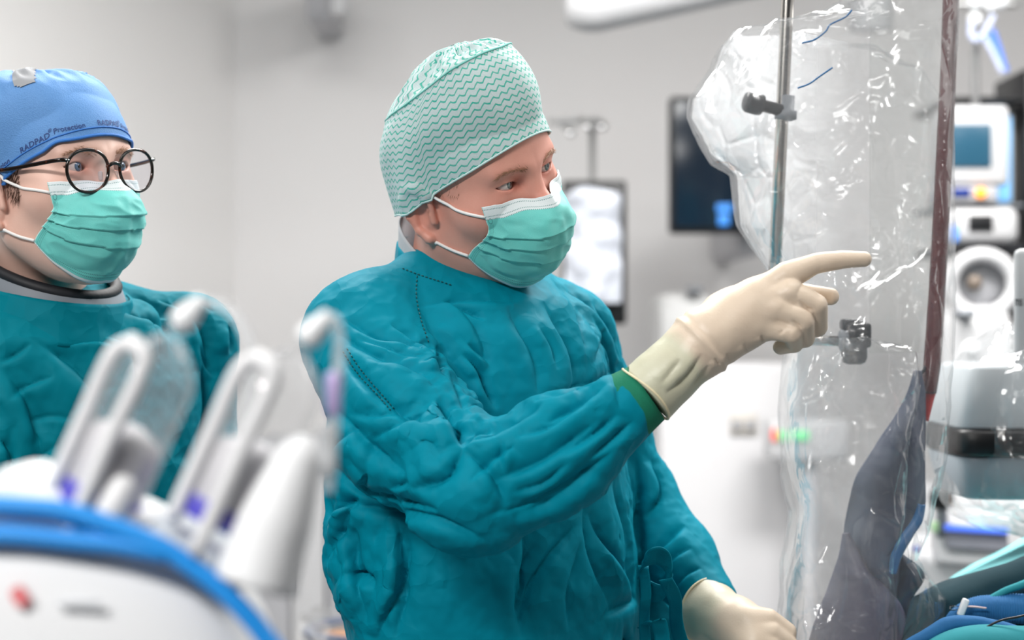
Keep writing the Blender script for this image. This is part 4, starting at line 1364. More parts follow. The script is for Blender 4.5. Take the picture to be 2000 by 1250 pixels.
def foldsB(t, th, G):
    q = np.stack([np.cos(th).ravel() * 2, np.sin(th).ravel() * 2, t.ravel() * 2.5 + 4], 1)
    w = noise(q).reshape(t.shape) * 0.006 * np.clip(t * 3, 0, 1)
    cr = np.clip((t - 0.45) / 0.2, 0, 1) * np.clip((1 - t) * 6, 0, 1)
    pl = ridged(np.stack([np.cos(th).ravel() * 3 + 3, np.sin(th).ravel() * 4 + t.ravel() * 2.5, t.ravel() * 3], 1)).reshape(t.shape)
    hem = 0.0028 * (t < 0.10) * (1 - 0.5 * (t > .075))
    return w + cr * (pl - 0.62) * 0.012 + hem * np.clip(np.cos(th), 0, 1)
capB, GB, vB = make_cap(HB, pB, 'surgical_cap', M_bluecap,
    [(-.006, .0790, .0970, .102, .050, .000, -.060), (-.008, .0840, .0990, .112, .072, .030, -.020), (-.012, .0880, .0940, .120, .096, .066, .028),
     (-.016, .0830, .0830, .114, .116, .096, .068), (-.022, .066, .060, .085, .128, .122, .104), (-.028, .036, .032, .045, .132, .132, .124), (-.034, .002, .002, .002, .132, .132, .132)],
    84, 2.0, foldsB, 1)
V, F = tube(HB.w(GB[0]), 0.0018, 6, closed=True)
mesh_obj('cap_hem', V, F, M_bluefold, capB)
V, F = tube(HB.w(GB[5] * 1.004), 0.0009, 6, closed=True)
mesh_obj('cap_hem_fold', V, F, M_bluefold, capB)
# grey panel at the top of the cap
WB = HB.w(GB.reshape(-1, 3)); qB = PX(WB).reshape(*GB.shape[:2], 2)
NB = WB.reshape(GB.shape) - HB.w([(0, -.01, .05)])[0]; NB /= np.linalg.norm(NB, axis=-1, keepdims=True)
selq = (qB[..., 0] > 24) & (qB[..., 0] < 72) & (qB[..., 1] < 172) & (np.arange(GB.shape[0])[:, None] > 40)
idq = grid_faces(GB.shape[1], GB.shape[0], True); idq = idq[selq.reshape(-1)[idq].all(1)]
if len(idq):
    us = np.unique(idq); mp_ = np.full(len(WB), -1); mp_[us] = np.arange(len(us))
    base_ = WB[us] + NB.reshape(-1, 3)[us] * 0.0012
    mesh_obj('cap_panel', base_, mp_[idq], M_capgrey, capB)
# lettering printed along the brim
nuB = GB.shape[1]
def capB_pt(s, h):
    """s = arc metres from the front towards his right, h = metres above the brim"""
    th = (-s / 0.092) % (2 * np.pi)
    fj = th / (2 * np.pi) * nuB
    j0 = np.floor(fj).astype(int) % nuB; f = fj - np.floor(fj); j1 = (j0 + 1) % nuB
    out = np.zeros((len(s), 3))
    for k in range(len(s)):
        col = GB[:, j0[k]] * (1 - f[k]) + GB[:, j1[k]] * f[k]
        vv = vB[:, j0[k]] * (1 - f[k]) + vB[:, j1[k]] * f[k]
        out[k] = [np.interp(h[k], vv, col[:, c]) for c in range(3)]
    return out
mbT = MB()
for s0 in (0.186, 0.098, 0.010):
    for word, dx, size, dh in (('RADPAD', 0, .0088, 0.011), ('®', .0335, .0050, 0.0160), ('Protection', .0385, .0080, 0.011)):
        V, F = text_mesh(word, size)
        s = s0 - (V[:, 0] + dx); h = dh + V[:, 1]
        L = capB_pt(s, h)
        nrm = L - np.array([0, -0.01, 0.04]); nrm /= np.linalg.norm(nrm, axis=1)[:, None]
        mbT.add(HB.w(L + nrm * 0.0009), F)
mbT.build('cap_lettering', M_capprint, capB, False)

# ---- glasses
M_frame = NT('tortoise_acetate')
_n = M_frame.noise(55, 3, 0.6)
M_frame.base(M_frame.ramp(_n, [(0.0, (0.006, 0.004, 0.003)), (0.55, (0.010, 0.006, 0.004)), (0.66, (0.10, 0.022, 0.008)), (0.80, (0.42, 0.16, 0.03))]))
M_frame.set(Roughness=0.15)
M_frame = M_frame.mat
def thin_glass(name, tint, gloss=0.10, rough=0.02):
    t = NT(name)
    t.nt.nodes.remove(t.b)
    tr = t.n('ShaderNodeBsdfTransparent'); tr.inputs[0].default_value = tint
    gl = t.n('ShaderNodeBsdfGlossy'); gl.inputs['Roughness'].default_value = rough
    fr = t.n('ShaderNodeFresnel'); fr.inputs[0].default_value = 1.45
    mx = t.n('ShaderNodeMixShader')
    t.l(t.math('MULTIPLY', fr.outputs[0], gloss * 10, clamp=True), mx.inputs[0])
    t.l(tr.outputs[0], mx.inputs[1]); t.l(gl.outputs[0], mx.inputs[2]); t.l(mx.outputs[0], t.out.inputs[0])
    return t.mat
M_lens = thin_glass('spectacle_lens', (0.95, 0.93, 0.96, 1), 0.08)
M_rivet = plain('steel_rivet', (0.8, 0.8, 0.8, 1), 0.2, 1.0)
M_pad = plain('clear_nose_pad', (0.8, 0.8, 0.82, 1), 0.1, Alpha=0.5)
eg = empty('eyeglasses', tuple(HB.w([(0, .106, .012)])[0]), 'round tortoiseshell eyeglasses worn by the person in the blue cap', 'eyeglasses')
mb = MB()
for sx in (-1, 1):
    f = np.arange(64) / 64 * 2 * np.pi
    cx_, cz_ = 0.0352, 0.0100
    xx = 0.0268 * np.sign(np.cos(f)) * np.abs(np.cos(f)) ** 0.92 * (1 + 0.07 * np.sin(f)); zz = 0.0234 * np.sign(np.sin(f)) * np.abs(np.sin(f)) ** 0.95
    X = cx_ + xx; Zz = cz_ + zz
    Yv = 0.1095 - 1.6 * X ** 2 + 0.06 * (Zz - cz_)
    ring = np.stack([sx * X, Yv, Zz], 1)
    V, F = tube(HB.w(ring), 0.0019, 8, closed=True)
    mesh_obj('rim', V, F, M_frame, eg)
    # lens
    rr = np.linspace(0, 1, 9)[1:]
    Lv = [[sx * cx_, 0.1095 - 1.6 * cx_**2 + 0.0012, cz_]]
    for r_ in rr:
        for k in range(64):
            x_ = cx_ + xx[k] * r_ * 0.98; z_ = cz_ + zz[k] * r_ * 0.98
            Lv.append([sx * x_, 0.1095 - 1.6 * x_**2 + 0.06 * (z_ - cz_) + 0.0012 * (1 - r_ * r_), z_])
    Fl = [(0, 1 + k, 1 + (k + 1) % 64) for k in range(64)]
    for i in range(7):
        Fl += [(1 + i * 64 + k, 1 + (i + 1) * 64 + k, 1 + (i + 1) * 64 + (k + 1) % 64, 1 + i * 64 + (k + 1) % 64) for k in range(64)]
    mesh_obj('lens', HB.w(np.array(Lv)), Fl, M_lens, eg)
    # end piece and temple
    tp_ = catmull([(sx * .0590, .1045, .0222), (sx * .0655, .1030, .0230), (sx * .0710, .096, .0230), (sx * .0762, .070, .0218), (sx * .0800, .03, .0205), (sx * .0815, -.005, .0200), (sx * .0825, -.02, .012), (sx * .0825, -.032, -.007)], 6)
    V, F = tube(HB.w(tp_), 0.0023, 8, flat=0.55, up=HB.R[:, 0])
    o_ = mesh_obj('temple', V, F, M_frame, eg)
    m2 = MB()
    for (xx_, yy_, zz_) in ((sx * .0605, .1062, .0228), (sx * .0635, .1056, .0230)):
        m2.add(*lathe([(.0002, -.0006), (.0010, -.0004), (.0010, .0004), (.0002, .0006)], HB.w([(xx_, yy_, zz_)])[0], HB.R[:, 1], 10))
    m2.build('rivet', M_rivet, o_)
    V, F = rbox((0, 0, 0), (.003, .006, .011), .0014)
    V = V + np.array([sx * .0115, .0990, .005])
    mesh_obj('nose_pad', HB.w(V), F, M_pad, eg)
V, F = tube(HB.w(catmull([(-.0100, .1092, .0140), (-.005, .1115, .0172), (0, .112, .0182), (.005, .1115, .0172), (.0100, .1092, .0140)], 6)), 0.0021, 8)
mesh_obj('bridge', V, F, M_frame, eg)

# ---- gown
rowsB = [(560, -20, 190), (585, -75, 255), (615, -140, 320), (660, -175, 365), (740, -185, 385), (900, -190, 392), (1100, -185, 395), (1400, -190, 400), (2000, -240, 450), (2600, -280, 480)]
torsoB = torso_sdf(rowsB, 2.44, 42, 0.72)
sLB = P(372, 660, 2.52); eLB = P(395, 1010, 2.50); wLB = P(360, 1250, 2.34)
sRB = P(-190, 690, 2.32); eRB = P(-230, 1040, 2.26); wRB = P(-120, 1420, 2.2)
def gownB_sdf(p):
    d = torsoB(p)
    a1 = smin(sd_cone(p, sLB, eLB, .052, .048), sd_cone(p, eLB, wLB, .048, .036), .02)
    a2 = smin(sd_cone(p, sRB, eRB, .065, .052), sd_cone(p, eRB, wRB, .052, .036), .02)
    d = smin(d, smin(a1, a2, .01), .015)
    d = smin(d, sd_cone(p, sLB, P(110, 622, 2.45), .052, .06), .03)
    d = smin(d, sd_cone(p, sRB, P(70, 622, 2.43), .062, .06), .03)
    return d
Z4 = lambda *pts: [(x * 0.552, 560 + y * 0.552) for x, y in pts]
strokesB = [
 ([(230, 560), (300, 600), (340, 680)], 14, .007), ([(330, 580), (390, 640), (410, 720)], 13, .008), ([(60, 660), (150, 720), (220, 820)], 17, .006), ([(10, 720), (60, 800), (80, 900)], 16, .007), ([(250, 650), (270, 740), (250, 830)], 15, .006), ([(390, 700), (400, 800), (380, 900)], 13, .007),
 (Z4((400, 60), (470, 110), (560, 150), (610, 240)), 8, .006), (Z4((430, 30), (520, 60), (600, 120)), 6, .005), (Z4((560, 40), (640, 80), (720, 110)), 6, .005),
 (Z4((620, 130), (680, 110), (740, 130)), 6, .004), (Z4((330, 160), (400, 180), (480, 230)), 7, .004), (Z4((700, 200), (720, 260), (760, 320)), 7, .005),
 (Z4((810, 130), (815, 240)), 6, .006), (Z4((0, 270), (60, 240), (110, 200)), 6, .004), (Z4((30, 400), (100, 350), (190, 320)), 8, .004), (Z4((0, 540), (30, 580), (40, 640)), 8, .006),
 (Z4((60, 640), (150, 600), (200, 560)), 8, .004), (Z4((240, 200), (330, 190), (400, 210)), 6, .004), (Z4((650, 90), (700, 60), (760, 90)), 5, .004), (Z4((480, 90), (540, 170), (560, 250)), 6, .004),
 (Z4((250, 450), (330, 380), (420, 350)), 9, .003), (Z4((100, 480), (180, 460), (260, 470)), 8, .003)]
bonesB = [(sLB, eLB, .07), (eLB, wLB, .06), (sRB, eRB, .08), (eRB, wRB, .07)]
gB = make_gown('gown', gownB_sdf, (-0.86, 2.0, 0.28), (-0.24, 2.70, 1.60), strokesB, bone_excess(bonesB, 0.014, 0.009, 0.02, 0.01, [(P(350, 620, 2.48), .07, 2.5), (P(40, 850, 2.3), .06, 1.5)]), M_gownB, pB, 2, [(P(96, 575, 2.43), .08)], h=0.0095, it1=40, it2=14)
cB = P(103, 586, 2.405)
neck_band('collar', gB, M_gownB, [ring_pts(cB + [0, 0, -.040], fwdB, latB, .098, .098, .016), ring_pts(cB + [0, 0, -.012], fwdB, latB, .093, .093, .018), ring_pts(cB + [0, 0, .014], fwdB, latB, .088, .0885, .020)], 0.0025, 12, 0.004)
# thyroid shield collar
M_lead = plain('grey_shield_fabric', srgb(132, 138, 146), 0.6, var=0.06)
M_bind = plain('black_binding', srgb(22, 24, 30), 0.6, var=0.1, bump=0.3)
tc = tag(neck_band('thyroid_collar', pB, M_lead, [ring_pts(cB + [0, 0, -.02], fwdB, latB, .084, .085, .020), ring_pts(cB + [0, 0, .010], fwdB, latB, .081, .083, .026), ring_pts(cB + [-.003, 0, .034], fwdB, latB, .076, .080, .030)], 0.004, 10))
bl = catmull(ring_pts(cB + [-.003, 0, .034], fwdB, latB, .075, .079, .030, 36), 3, closed=True)
V, F = tube(bl, 0.0072, 10, closed=True)
mesh_obj('binding', V, F, M_bind, tc)
make_shoes_and_legs(pB, pB.location.x, 2.44, fwdB, latB)
# ------------------------------------------------------------------ sterile film, radiation shield, detector, table
def film_mat(name, haze, tint=(0.985, 0.988, 0.99, 1), bump=1.0, rough=0.14, base=0.055, xr=None):
    """thin clear polythene: mostly see-through, a little milky, glossy on its creases"""
    t = NT(name)
    t.nt.nodes.remove(t.b)
    co = t.coord('Object')
    nrm = None
    tr = t.n('ShaderNodeBsdfTransparent'); tr.inputs[0].default_value = tint
    df = t.n('ShaderNodeBsdfDiffuse'); df.inputs[0].default_value = (0.92, 0.93, 0.95, 1)
    tl = t.n('ShaderNodeBsdfTranslucent'); tl.inputs[0].default_value = (0.92, 0.93, 0.95, 1)
    m0 = t.n('ShaderNodeMixShader'); m0.inputs[0].default_value = 0.5; t.l(df.outputs[0], m0.inputs[1]); t.l(tl.outputs[0], m0.inputs[2])
    m1 = t.n('ShaderNodeMixShader'); t.l(tr.outputs[0], m1.inputs[1]); t.l(m0.outputs[0], m1.inputs[2])
    if xr:        # film lies in more layers where it is bunched up
        sx = t.n('ShaderNodeSeparateXYZ'); t.l(co, sx.inputs[0])
        mr = t.n('ShaderNodeMapRange'); t.l(sx.outputs[0], mr.inputs[0])
        mr.inputs[1].default_value, mr.inputs[2].default_value, mr.inputs[3].default_value, mr.inputs[4].default_value = xr[0], xr[1], haze, 0.02
        t.l(mr.outputs[0], m1.inputs[0])
    else:
        m1.inputs[0].default_value = haze
    gl = t.n('ShaderNodeBsdfGlossy'); gl.inputs['Roughness'].default_value = rough
    lw = t.n('ShaderNodeLayerWeight'); lw.inputs['Blend'].default_value = 0.18
    if nrm is not None: t.l(nrm, gl.inputs['Normal'])
    m2 = t.n('ShaderNodeMixShader'); t.l(t.math('ADD', t.math('MULTIPLY', lw.outputs['Fresnel'], 0.3), base, clamp=True), m2.inputs[0])
    t.l(m1.outputs[0], m2.inputs[1]); t.l(gl.outputs[0], m2.inputs[2]); t.l(m2.outputs[0], t.out.inputs[0])
    return t.mat
M_film = film_mat('clear_film', 0.075)
M_film2 = film_mat('clear_film_bunched', 0.74, xr=(0.30, 0.42))
M_film3 = film_mat('clear_film_side', 0.25, xr=(0.34, 0.44))

def film_tube(name, rows, Y, half, mat, parent, seed, nu=150, nv=220, amp=1.0, sup=0.7, closed=True):
    # closed False: only the near half, an open sheet
    """a bag: rows (py, left px, right px) give its outline at depth Y, half its thickness"""
    R = np.array(rows, float)
    py = np.linspace(R[0, 0], R[-1, 0], nv)
    l = np.interp(py, R[:, 0], R[:, 1]); r = np.interp(py, R[:, 0], R[:, 2])
    hf = np.interp(py, R[:, 0], R[:, 3]) if R.shape[1] > 3 else np.full(nv, half)
    th = np.arange(nu) / nu * 2 * np.pi if closed else np.linspace(np.pi, 2 * np.pi, nu)
    c, s = np.cos(th), np.sin(th)
    cx = np.sign(c) * np.abs(c) ** sup; sy = np.sign(s) * np.abs(s) ** sup
    Yg = Y + hf[:, None] * sy[None, :]
    X0 = ((l + r) / 2 - 1000) / FPX * Y; A = (r - l) / 2 / FPX * Y
    Xg = X0[:, None] + A[:, None] * cx[None, :]
    Zg = (ZC + (625 - py) / FPX * Y)[:, None].repeat(nu, 1)
    G = np.stack([Xg, Yg, Zg], -1)
    p = G.reshape(-1, 3)
    o = np.array([seed * 1.7, seed * 3.1, seed * 0.7])
    wv = np.stack([noise(p * 9 + o), noise(p * 9 + o + 13), noise(p * 9 + o + 29)], 1)
    q = p + wv * 0.035
    gate = np.clip(0.45 + 2.2 * noise(p * 7 + o + 50), 0.1, 1.2)
    d = 0.016 * noise(q * np.array([14, 14, 2.2]) + o) + 0.022 * (voro(q * np.array([14, 14, 8]) + o) - 0.5) + 0.012 * (voro(q * np.array([32, 32, 20]) + o) - 0.5) * gate
    f1, f2 = voro(q * np.array([30, 30, 16]) + o + 9, True)
    d += 0.0022 * np.clip((f2 - f1) / 0.16, 0, 1)                       # sharp crease lines
    f1, f2 = voro(q * np.array([70, 70, 42]) + o + 17, True)
    d += gate * (0.0011 * np.clip((f2 - f1) / 0.2, 0, 1) + 0.0025 * (f1 - 0.5))
    N = grid_normals(G, closed)
    edge = np.clip(1 - np.abs(cx) ** 6, 0.35, 1)[None, :].repeat(nv, 0).ravel()
    p = p + N.reshape(-1, 3) * (d * amp * edge)[:, None]
    return mesh_obj(name, p, grid_faces(nu, nv, closed), mat, parent)

drape = empty('sterile_drape', tuple(P(1690, 640, 2.46)), 'clear crinkled plastic sterile drape hanging over the shield and steel pole', 'plastic drape')
rows = [(-140, 1660, 1864), (-40, 1660, 1864), (0, 1640, 1863), (40, 1590, 1863), (52, 1500, 1863), (60, 1432, 1862), (90, 1402, 1862), (130, 1386, 1862), (160, 1366, 1862), (195, 1344, 1862), (230, 1340, 1862), (262, 1352, 1862),
        (300, 1373, 1862), (322, 1388, 1862), (342, 1424, 1861), (400, 1431, 1861), (440, 1440, 1860), (480, 1464, 1860), (515, 1490, 1859), (560, 1512, 1858), (690, 1534, 1856), (800, 1522, 1850), (870, 1524, 1842), (930, 1532, 1832),
        (1000, 1546, 1814), (1050, 1538, 1796), (1085, 1530, 1782), (1105, 1526, 1796), (1135, 1522, 1826), (1162, 1520, 1842), (1190, 1519, 1840), (1220, 1518, 1812), (1255, 1518, 1786), (1330, 1530, 1770)]
film_tube('film', rows, 2.46, 0.085, M_film, drape, 1, nu=290, nv=400)
# bunched film at the left shoulder of the bag
rows2 = [(62, 1440, 1560), (90, 1412, 1700), (130, 1398, 1800), (195, 1356, 1840), (230, 1350, 1840), (300, 1385, 1840), (342, 1436, 1840), (400, 1440, 1840), (440, 1450, 1830), (480, 1476, 1820), (520, 1500, 1780), (560, 1530, 1700)]
film_tube('bunched_film', rows2, 2.505, -0.03, M_film2, drape, 5, nu=190, nv=200, amp=1.2, closed=False)
rows4 = [(660, 1560, 1700), (690, 1545, 1780), (760, 1530, 1790), (900, 1538, 1770), (1000, 1556, 1760), (1080, 1542, 1740), (1180, 1530, 1750), (1290, 1535, 1750)]
film_tube('bunched_film', rows4, 2.445, 0.055, M_film3, drape, 11, nu=150, nv=220, amp=1.2, closed=False)
M_bluecord = plain('blue_film_edge', srgb(46, 112, 168), 0.4)
for pts in ([(1566, 84), (1590, 78), (1612, 62), (1622, 48), (1650, 34), (1664, 20)], [(1558, 172), (1580, 164), (1600, 150), (1626, 132)]):
    V, F = tube(catmull([P(x, y, 2.375) for x, y in pts], 6), 0.0011, 6)
    mesh_obj('blue_edging', V, F, M_bluecord, drape)

# ---- steel pole with clamps carrying the shield
M_steel = plain('brushed_steel', (0.52, 0.50, 0.47, 1), 0.22, 1.0, var=0.08, scale=60)
M_blackp = plain('black_plastic', srgb(30, 32, 38), 0.4, var=0.1)
M_greyp = plain('grey_plastic', srgb(120, 124, 130), 0.45)
yp = 2.47
pole = empty('shield_pole', tuple(P(1515, 660, yp)), 'vertical steel pole with black clamp knob inside the plastic drape', 'pole')
top = P(1541, -60, yp); bot = P(1512, 560, yp)
dirp = (top - bot) / np.linalg.norm(top - bot)
topc = bot + dirp * ((2.98 - bot[2]) / dirp[2])
V, F = tube(np.array([bot, (top + bot) / 2, top, topc]), 0.0078, 24)
mesh_obj('tube', V, F, M_steel, pole)
V, F = lathe([(.02, 0), (.05, .01), (.06, .03), (.06, .04)], topc - [0, 0, .04], (0, 0, 1), 24)
mesh_obj('ceiling_mount', V, F, M_greyp, pole)
V, F = lathe([(.0078, 0), (.0135, .002), (.0135, .012), (.0100, .013), (.0100, .030), (.0078, .031)], P(1534, 236, yp) , dirp, 20)
mesh_obj('clamp_collar', V, F, M_greyp, pole)
V, F = lathe([(.004, 0), (.0075, .002), (.0075, .026), (.0125, .028), (.0135, .034), (.0130, .046), (.0110, .049), (.003, .0495)], P(1528, 216, yp - .004), (-1, -.30, .22), 22)
mesh_obj('clamp_knob', V, F, M_blackp, pole)
V, F = tube(np.array([P(1516, 590, yp), P(1516, 655, yp), P(1530, 663, yp), P(1660, 667, yp)]), 0.0062, 18)
mesh_obj('cross_rod', V, F, M_steel, pole)
mb = MB()
mb.add(*rbox(P(1668, 668, yp), (.030, .03, .054), .008))
mb.add(*rbox(P(1660, 634, yp), (.022, .026, .014), .004))
mb.add(*rbox(P(1690, 655, yp), (.012, .024, .03), .004))
mb.build('clamp_block', M_blackp, pole)
V, F = lathe([(.010, 0), (.013, .002), (.013, .010), (.008, .012)], P(1638, 664, yp - .006), (1, 0, 0), 20)
mesh_obj('clamp_ring', V, F, M_greyp, pole)

# ---- radiation shield with dark red edge and grey lead curtain
M_red = NT('dark_red_vinyl'); M_red.base(M_red.mix(M_red.noise(30, 3), srgb(78, 26, 30), srgb(96, 38, 42))); M_red.set(Roughness=0.18)
M_red.l(M_red.bump(M_red.noise(60, 3, dist=1.0), 0.5, 0.004), M_red.b.inputs['Normal']); M_red = M_red.mat
M_redtip = plain('bright_red_tip', srgb(205, 40, 42), 0.3)
M_acr = thin_glass('clear_acrylic', (0.975, 0.98, 0.975, 1), 0.05)
shield = empty('radiation_shield', tuple(P(1760, 900, 2.47)), 'radiation shield with dark red edge strip and grey lead curtain in clear plastic', 'radiation shield')
ys = 2.47
V, F = rbox((0, 0, 0), (1, 1, 1), 0)
a_ = [P(1700, -60, ys), P(1846, -60, ys), P(1812, 690, ys), P(1700, 690, ys)]
Vp = np.array(a_ + [q + np.array([0, .006, 0]) for q in a_])
mesh_obj('clear_panel', Vp, [(0, 1, 2, 3), (7, 6, 5, 4), (0, 4, 5, 1), (1, 5, 6, 2), (2, 6, 7, 3), (3, 7, 4, 0)], M_acr, shield, False)
def strip(name, pts, wl, mat, parent, Y, thick=0.008, seed=0, wob=0.0):
    p = catmull([P(x, y, Y) for x, y in pts], 12)
    w = np.interp(np.linspace(0, 1, len(p)), np.linspace(0, 1, len(wl)), wl)
    k = 9
    t_ = np.linspace(-1, 1, k)
    G = np.stack([p + np.array([1, 0, 0]) * (w * 0.5 * t)[:, None] - np.array([0, 1, 0]) * thick * (1 - t * t) for t in t_], 1)
    if wob: G = G + np.array([0, 1, 0]) * (wob * noise(G.reshape(-1, 3) * 45 + seed).reshape(G.shape[:2]))[..., None]
    V, F = thick_grid(G, 0.003)
    return mesh_obj(name, V, F, mat, parent)
strip('edge_strip', [(1858, -70), (1853, 100), (1846, 260), (1838, 420), (1829, 580), (1821, 700), (1814, 768)], [.0135, .0135, .0150, .0150, .0155, .0165, .013], M_red, shield, 2.465, wob=.002)
strip('strip_tip', [(1814, 768), (1811, 790), (1808, 822)], [.012, .008, .001], M_redtip, shield, 2.465, thick=.003)

def sheet_between(name, lp, rp, Y, bulge, mat, parent, seed, nv=110, nu=60, fold=0.010, edge_tilt=0.0, dY=0.0):
    L = cr_rows(np.array([P(x, y, Y) for x, y in lp]), nv); R = cr_rows(np.array([P(x, y, Y + dY) for x, y in rp]), nv)
    t = np.linspace(0, 1, nu)[None, :, None]
    G = L[:, None] * (1 - t) + R[:, None] * t
    w = np.linalg.norm(R - L, axis=1)[:, None]
    tt = t[..., 0]
    G[..., 1] -= bulge * 4 * tt * (1 - tt) * np.clip(w / 0.05, 0, 1)
    p = G.reshape(-1, 3)
    wv = np.stack([noise(p * 12 + seed), noise(p * 12 + seed + 7), noise(p * 12 + seed + 17)], 1) * 0.02
    d = fold * noise((p + wv) * np.array([32, 32, 5]) + seed) + fold * 0.4 * (voro((p + wv) * np.array([30, 30, 12]) + seed) - 0.5)
    G = (p + np.array([0, -1, 0]) * (d * 1.4)[:, None]).reshape(G.shape)
    V, F = thick_grid(G, 0.003)
    o = mesh_obj(name, V, F, mat, parent)
    return o, G
def lead_mat(name, c1, c2):
    t = NT(name)
    sp = t.n('ShaderNodeMapping'); sp.inputs['Scale'].default_value = (700, 700, 60); t.l(t.coord('Object'), sp.inputs[0])
    w = t.n('ShaderNodeTexNoise'); w.inputs['Scale'].default_value = 1.0; t.l(sp.outputs[0], w.inputs['Vector'])
    t.base(t.mix(t.math('ADD', t.math('MULTIPLY', t.noise(12, 2), 0.7), t.math('MULTIPLY', w.outputs['Fac'], 0.3)), c1, c2))
    t.set(Roughness=0.45)
    t.l(t.bump(w.outputs['Fac'], 0.15, 0.001), t.b.inputs['Normal'])
    return t.mat
M_leadA = lead_mat('lead_curtain_slate', srgb(66, 78, 98), srgb(86, 90, 112))
M_leadB = lead_mat('lead_curtain_mauve', srgb(76, 74, 94), srgb(96, 92, 114))
M_navy = plain('navy_lining', srgb(22, 40, 66), 0.5, var=0.15)
M_seam = plain('dark_seam', srgb(28, 34, 46), 0.6)
fa, Ga = sheet_between('lead_flap', [(1789, 724), (1772, 775), (1740, 832), (1703, 888), (1670, 944), (1657, 1000), (1655, 1060), (1690, 1130), (1738, 1176)],
    [(1796, 725), (1803, 772), (1805, 850), (1804, 930), (1802, 1000), (1782, 1045), (1757, 1090), (1751, 1132), (1746, 1178)], 2.45, .028, M_leadA, shield, 3)
for j in (7, 13):
    V, F = tube(Ga[4:80, j] - np.array([0, .0018, 0]), 0.0011, 6); mesh_obj('seam', V, F, M_seam, fa)
fb, Gb = sheet_between('lead_flap', [(1650, 1043), (1640, 1090), (1618, 1150), (1594, 1205), (1570, 1290)], [(1656, 1043), (1692, 1110), (1738, 1160), (1766, 1200), (1772, 1300)], 2.43, .02, M_leadB, shield, 9)
V, F = tube(Gb[2:70, 3] - np.array([0, .0018, 0]), 0.0012, 6); mesh_obj('seam', V, F, M_seam, fb)
V, F = tube(Gb[2:60, -5] - np.array([0, .0018, 0]), 0.0012, 6); mesh_obj('seam', V, F, M_seam, fb)
sheet_between('lining', [(1752, 1084), (1745, 1120), (1745, 1160), (1752, 1225), (1755, 1290)], [(1760, 1084), (1803, 1124), (1778, 1170), (1770, 1225), (1768, 1290)], 2.46, .01, M_navy, shield, 14, nv=50, nu=24)
strip('blue_binding', [(1800, 985), (1790, 1018), (1768, 1050), (1750, 1085), (1743, 1120)], [.004, .009, .010, .009, .004], M_bluecord, shield, 2.425, thick=.003)
# hem chain that carries the curtain
V, F = tube(catmull([P(1812, 700, ys), P(1806, 720, 2.46), P(1795, 735, 2.455)], 6), .002, 8); mesh_obj('hanger', V, F, M_seam, shield)

# ---- x-ray detector in its own plastic bag
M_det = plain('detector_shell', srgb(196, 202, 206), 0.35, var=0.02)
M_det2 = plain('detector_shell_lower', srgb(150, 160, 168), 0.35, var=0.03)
M_band = plain('black_bumper', srgb(18, 19, 22), 0.4)
yd = 2.62
det = empty('xray_detector', tuple(P(2080, 975, yd)), 'grey x-ray detector housing with black bumper band, wrapped in clear plastic', 'x-ray detector')
def frustum(name, y0, y1, l0, l1, rx, Yc, d0, d1, mat, parent, r=0.02):
    """rounded housing between two picture heights: left edges l0/l1, right edge rx"""
    sc_ = Yc / FPX
    rings = []
    for (py, l, dd) in ((y0, l0 + 14, d0 - .01), (y0 + 3, l0 + 4, d0 - .003), (y0 + 10, l0, d0), (y1 - 10, l1, d1), (y1 - 3, l1 + 4, d1 - .003), (y1, l1 + 14, d1 - .01)):
        hx = (rx - l) / 2 * sc_; cx = ((rx + l) / 2 - 1000) * sc_; z = ZC + (625 - py) * sc_
        th = np.arange(48) / 48 * 2 * np.pi + np.pi / 48
        c, s = np.cos(th), np.sin(th)
        rings.append(np.stack([cx + hx * np.sign(c) * np.abs(c) ** .25, Yc + .10 + dd * np.sign(s) * np.abs(s) ** .25, np.full(48, z)], 1))
    G = np.array(rings)
    V = G.reshape(-1, 3); F = [tuple(f) for f in grid_faces(48, 6, True)] + [tuple(range(48))[::-1], tuple(5 * 48 + i for i in range(48))]
    return mesh_obj(name, V, F, mat, parent)
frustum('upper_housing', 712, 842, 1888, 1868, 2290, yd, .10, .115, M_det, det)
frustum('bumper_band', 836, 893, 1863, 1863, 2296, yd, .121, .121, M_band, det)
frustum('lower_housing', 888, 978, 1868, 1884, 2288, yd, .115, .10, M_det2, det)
M_colm = plain('column_shell', srgb(188, 190, 192), 0.4, var=0.02)
ph = math.atan(980 / FPX)
ex_, ey_ = np.array([math.cos(ph), -math.sin(ph), 0]), np.array([math.sin(ph), math.cos(ph), 0])
cor = P(1980, 600, 2.65)
V, F = rbox(np.array([*(cor + ex_ * .085 + ey_ * .07)[:2], 1.51]), (.17, .14, .165), .008, np.stack([ex_, ey_, [0, 0, 1]], 1)); mesh_obj('lift_column', V, F, M_colm, det)
V, F = rbox(P(2140, 200, 2.80), (.09, .09, .75), .02); mesh_obj('support_arm', V, F, M_colm, det)
V, F = rbox((P(2140, 0, 2.80)[0], 2.80, 2.5), (.08, .08, 1.0), .02); mesh_obj('ceiling_column', V, F, M_colm, det)
Vt, Ft = text_mesh('ms i', .0185)
Vt = P(1980, 597, 2.65) + (Vt[:, :1] * .46 + .0012) * ex_ - ey_ * .0008 + Vt[:, 1:2] * np.array([0, 0, 1.0])
mesh_obj('lettering', Vt, Ft, plain('grey_lettering', srgb(38, 40, 44), 0.5), det, False)
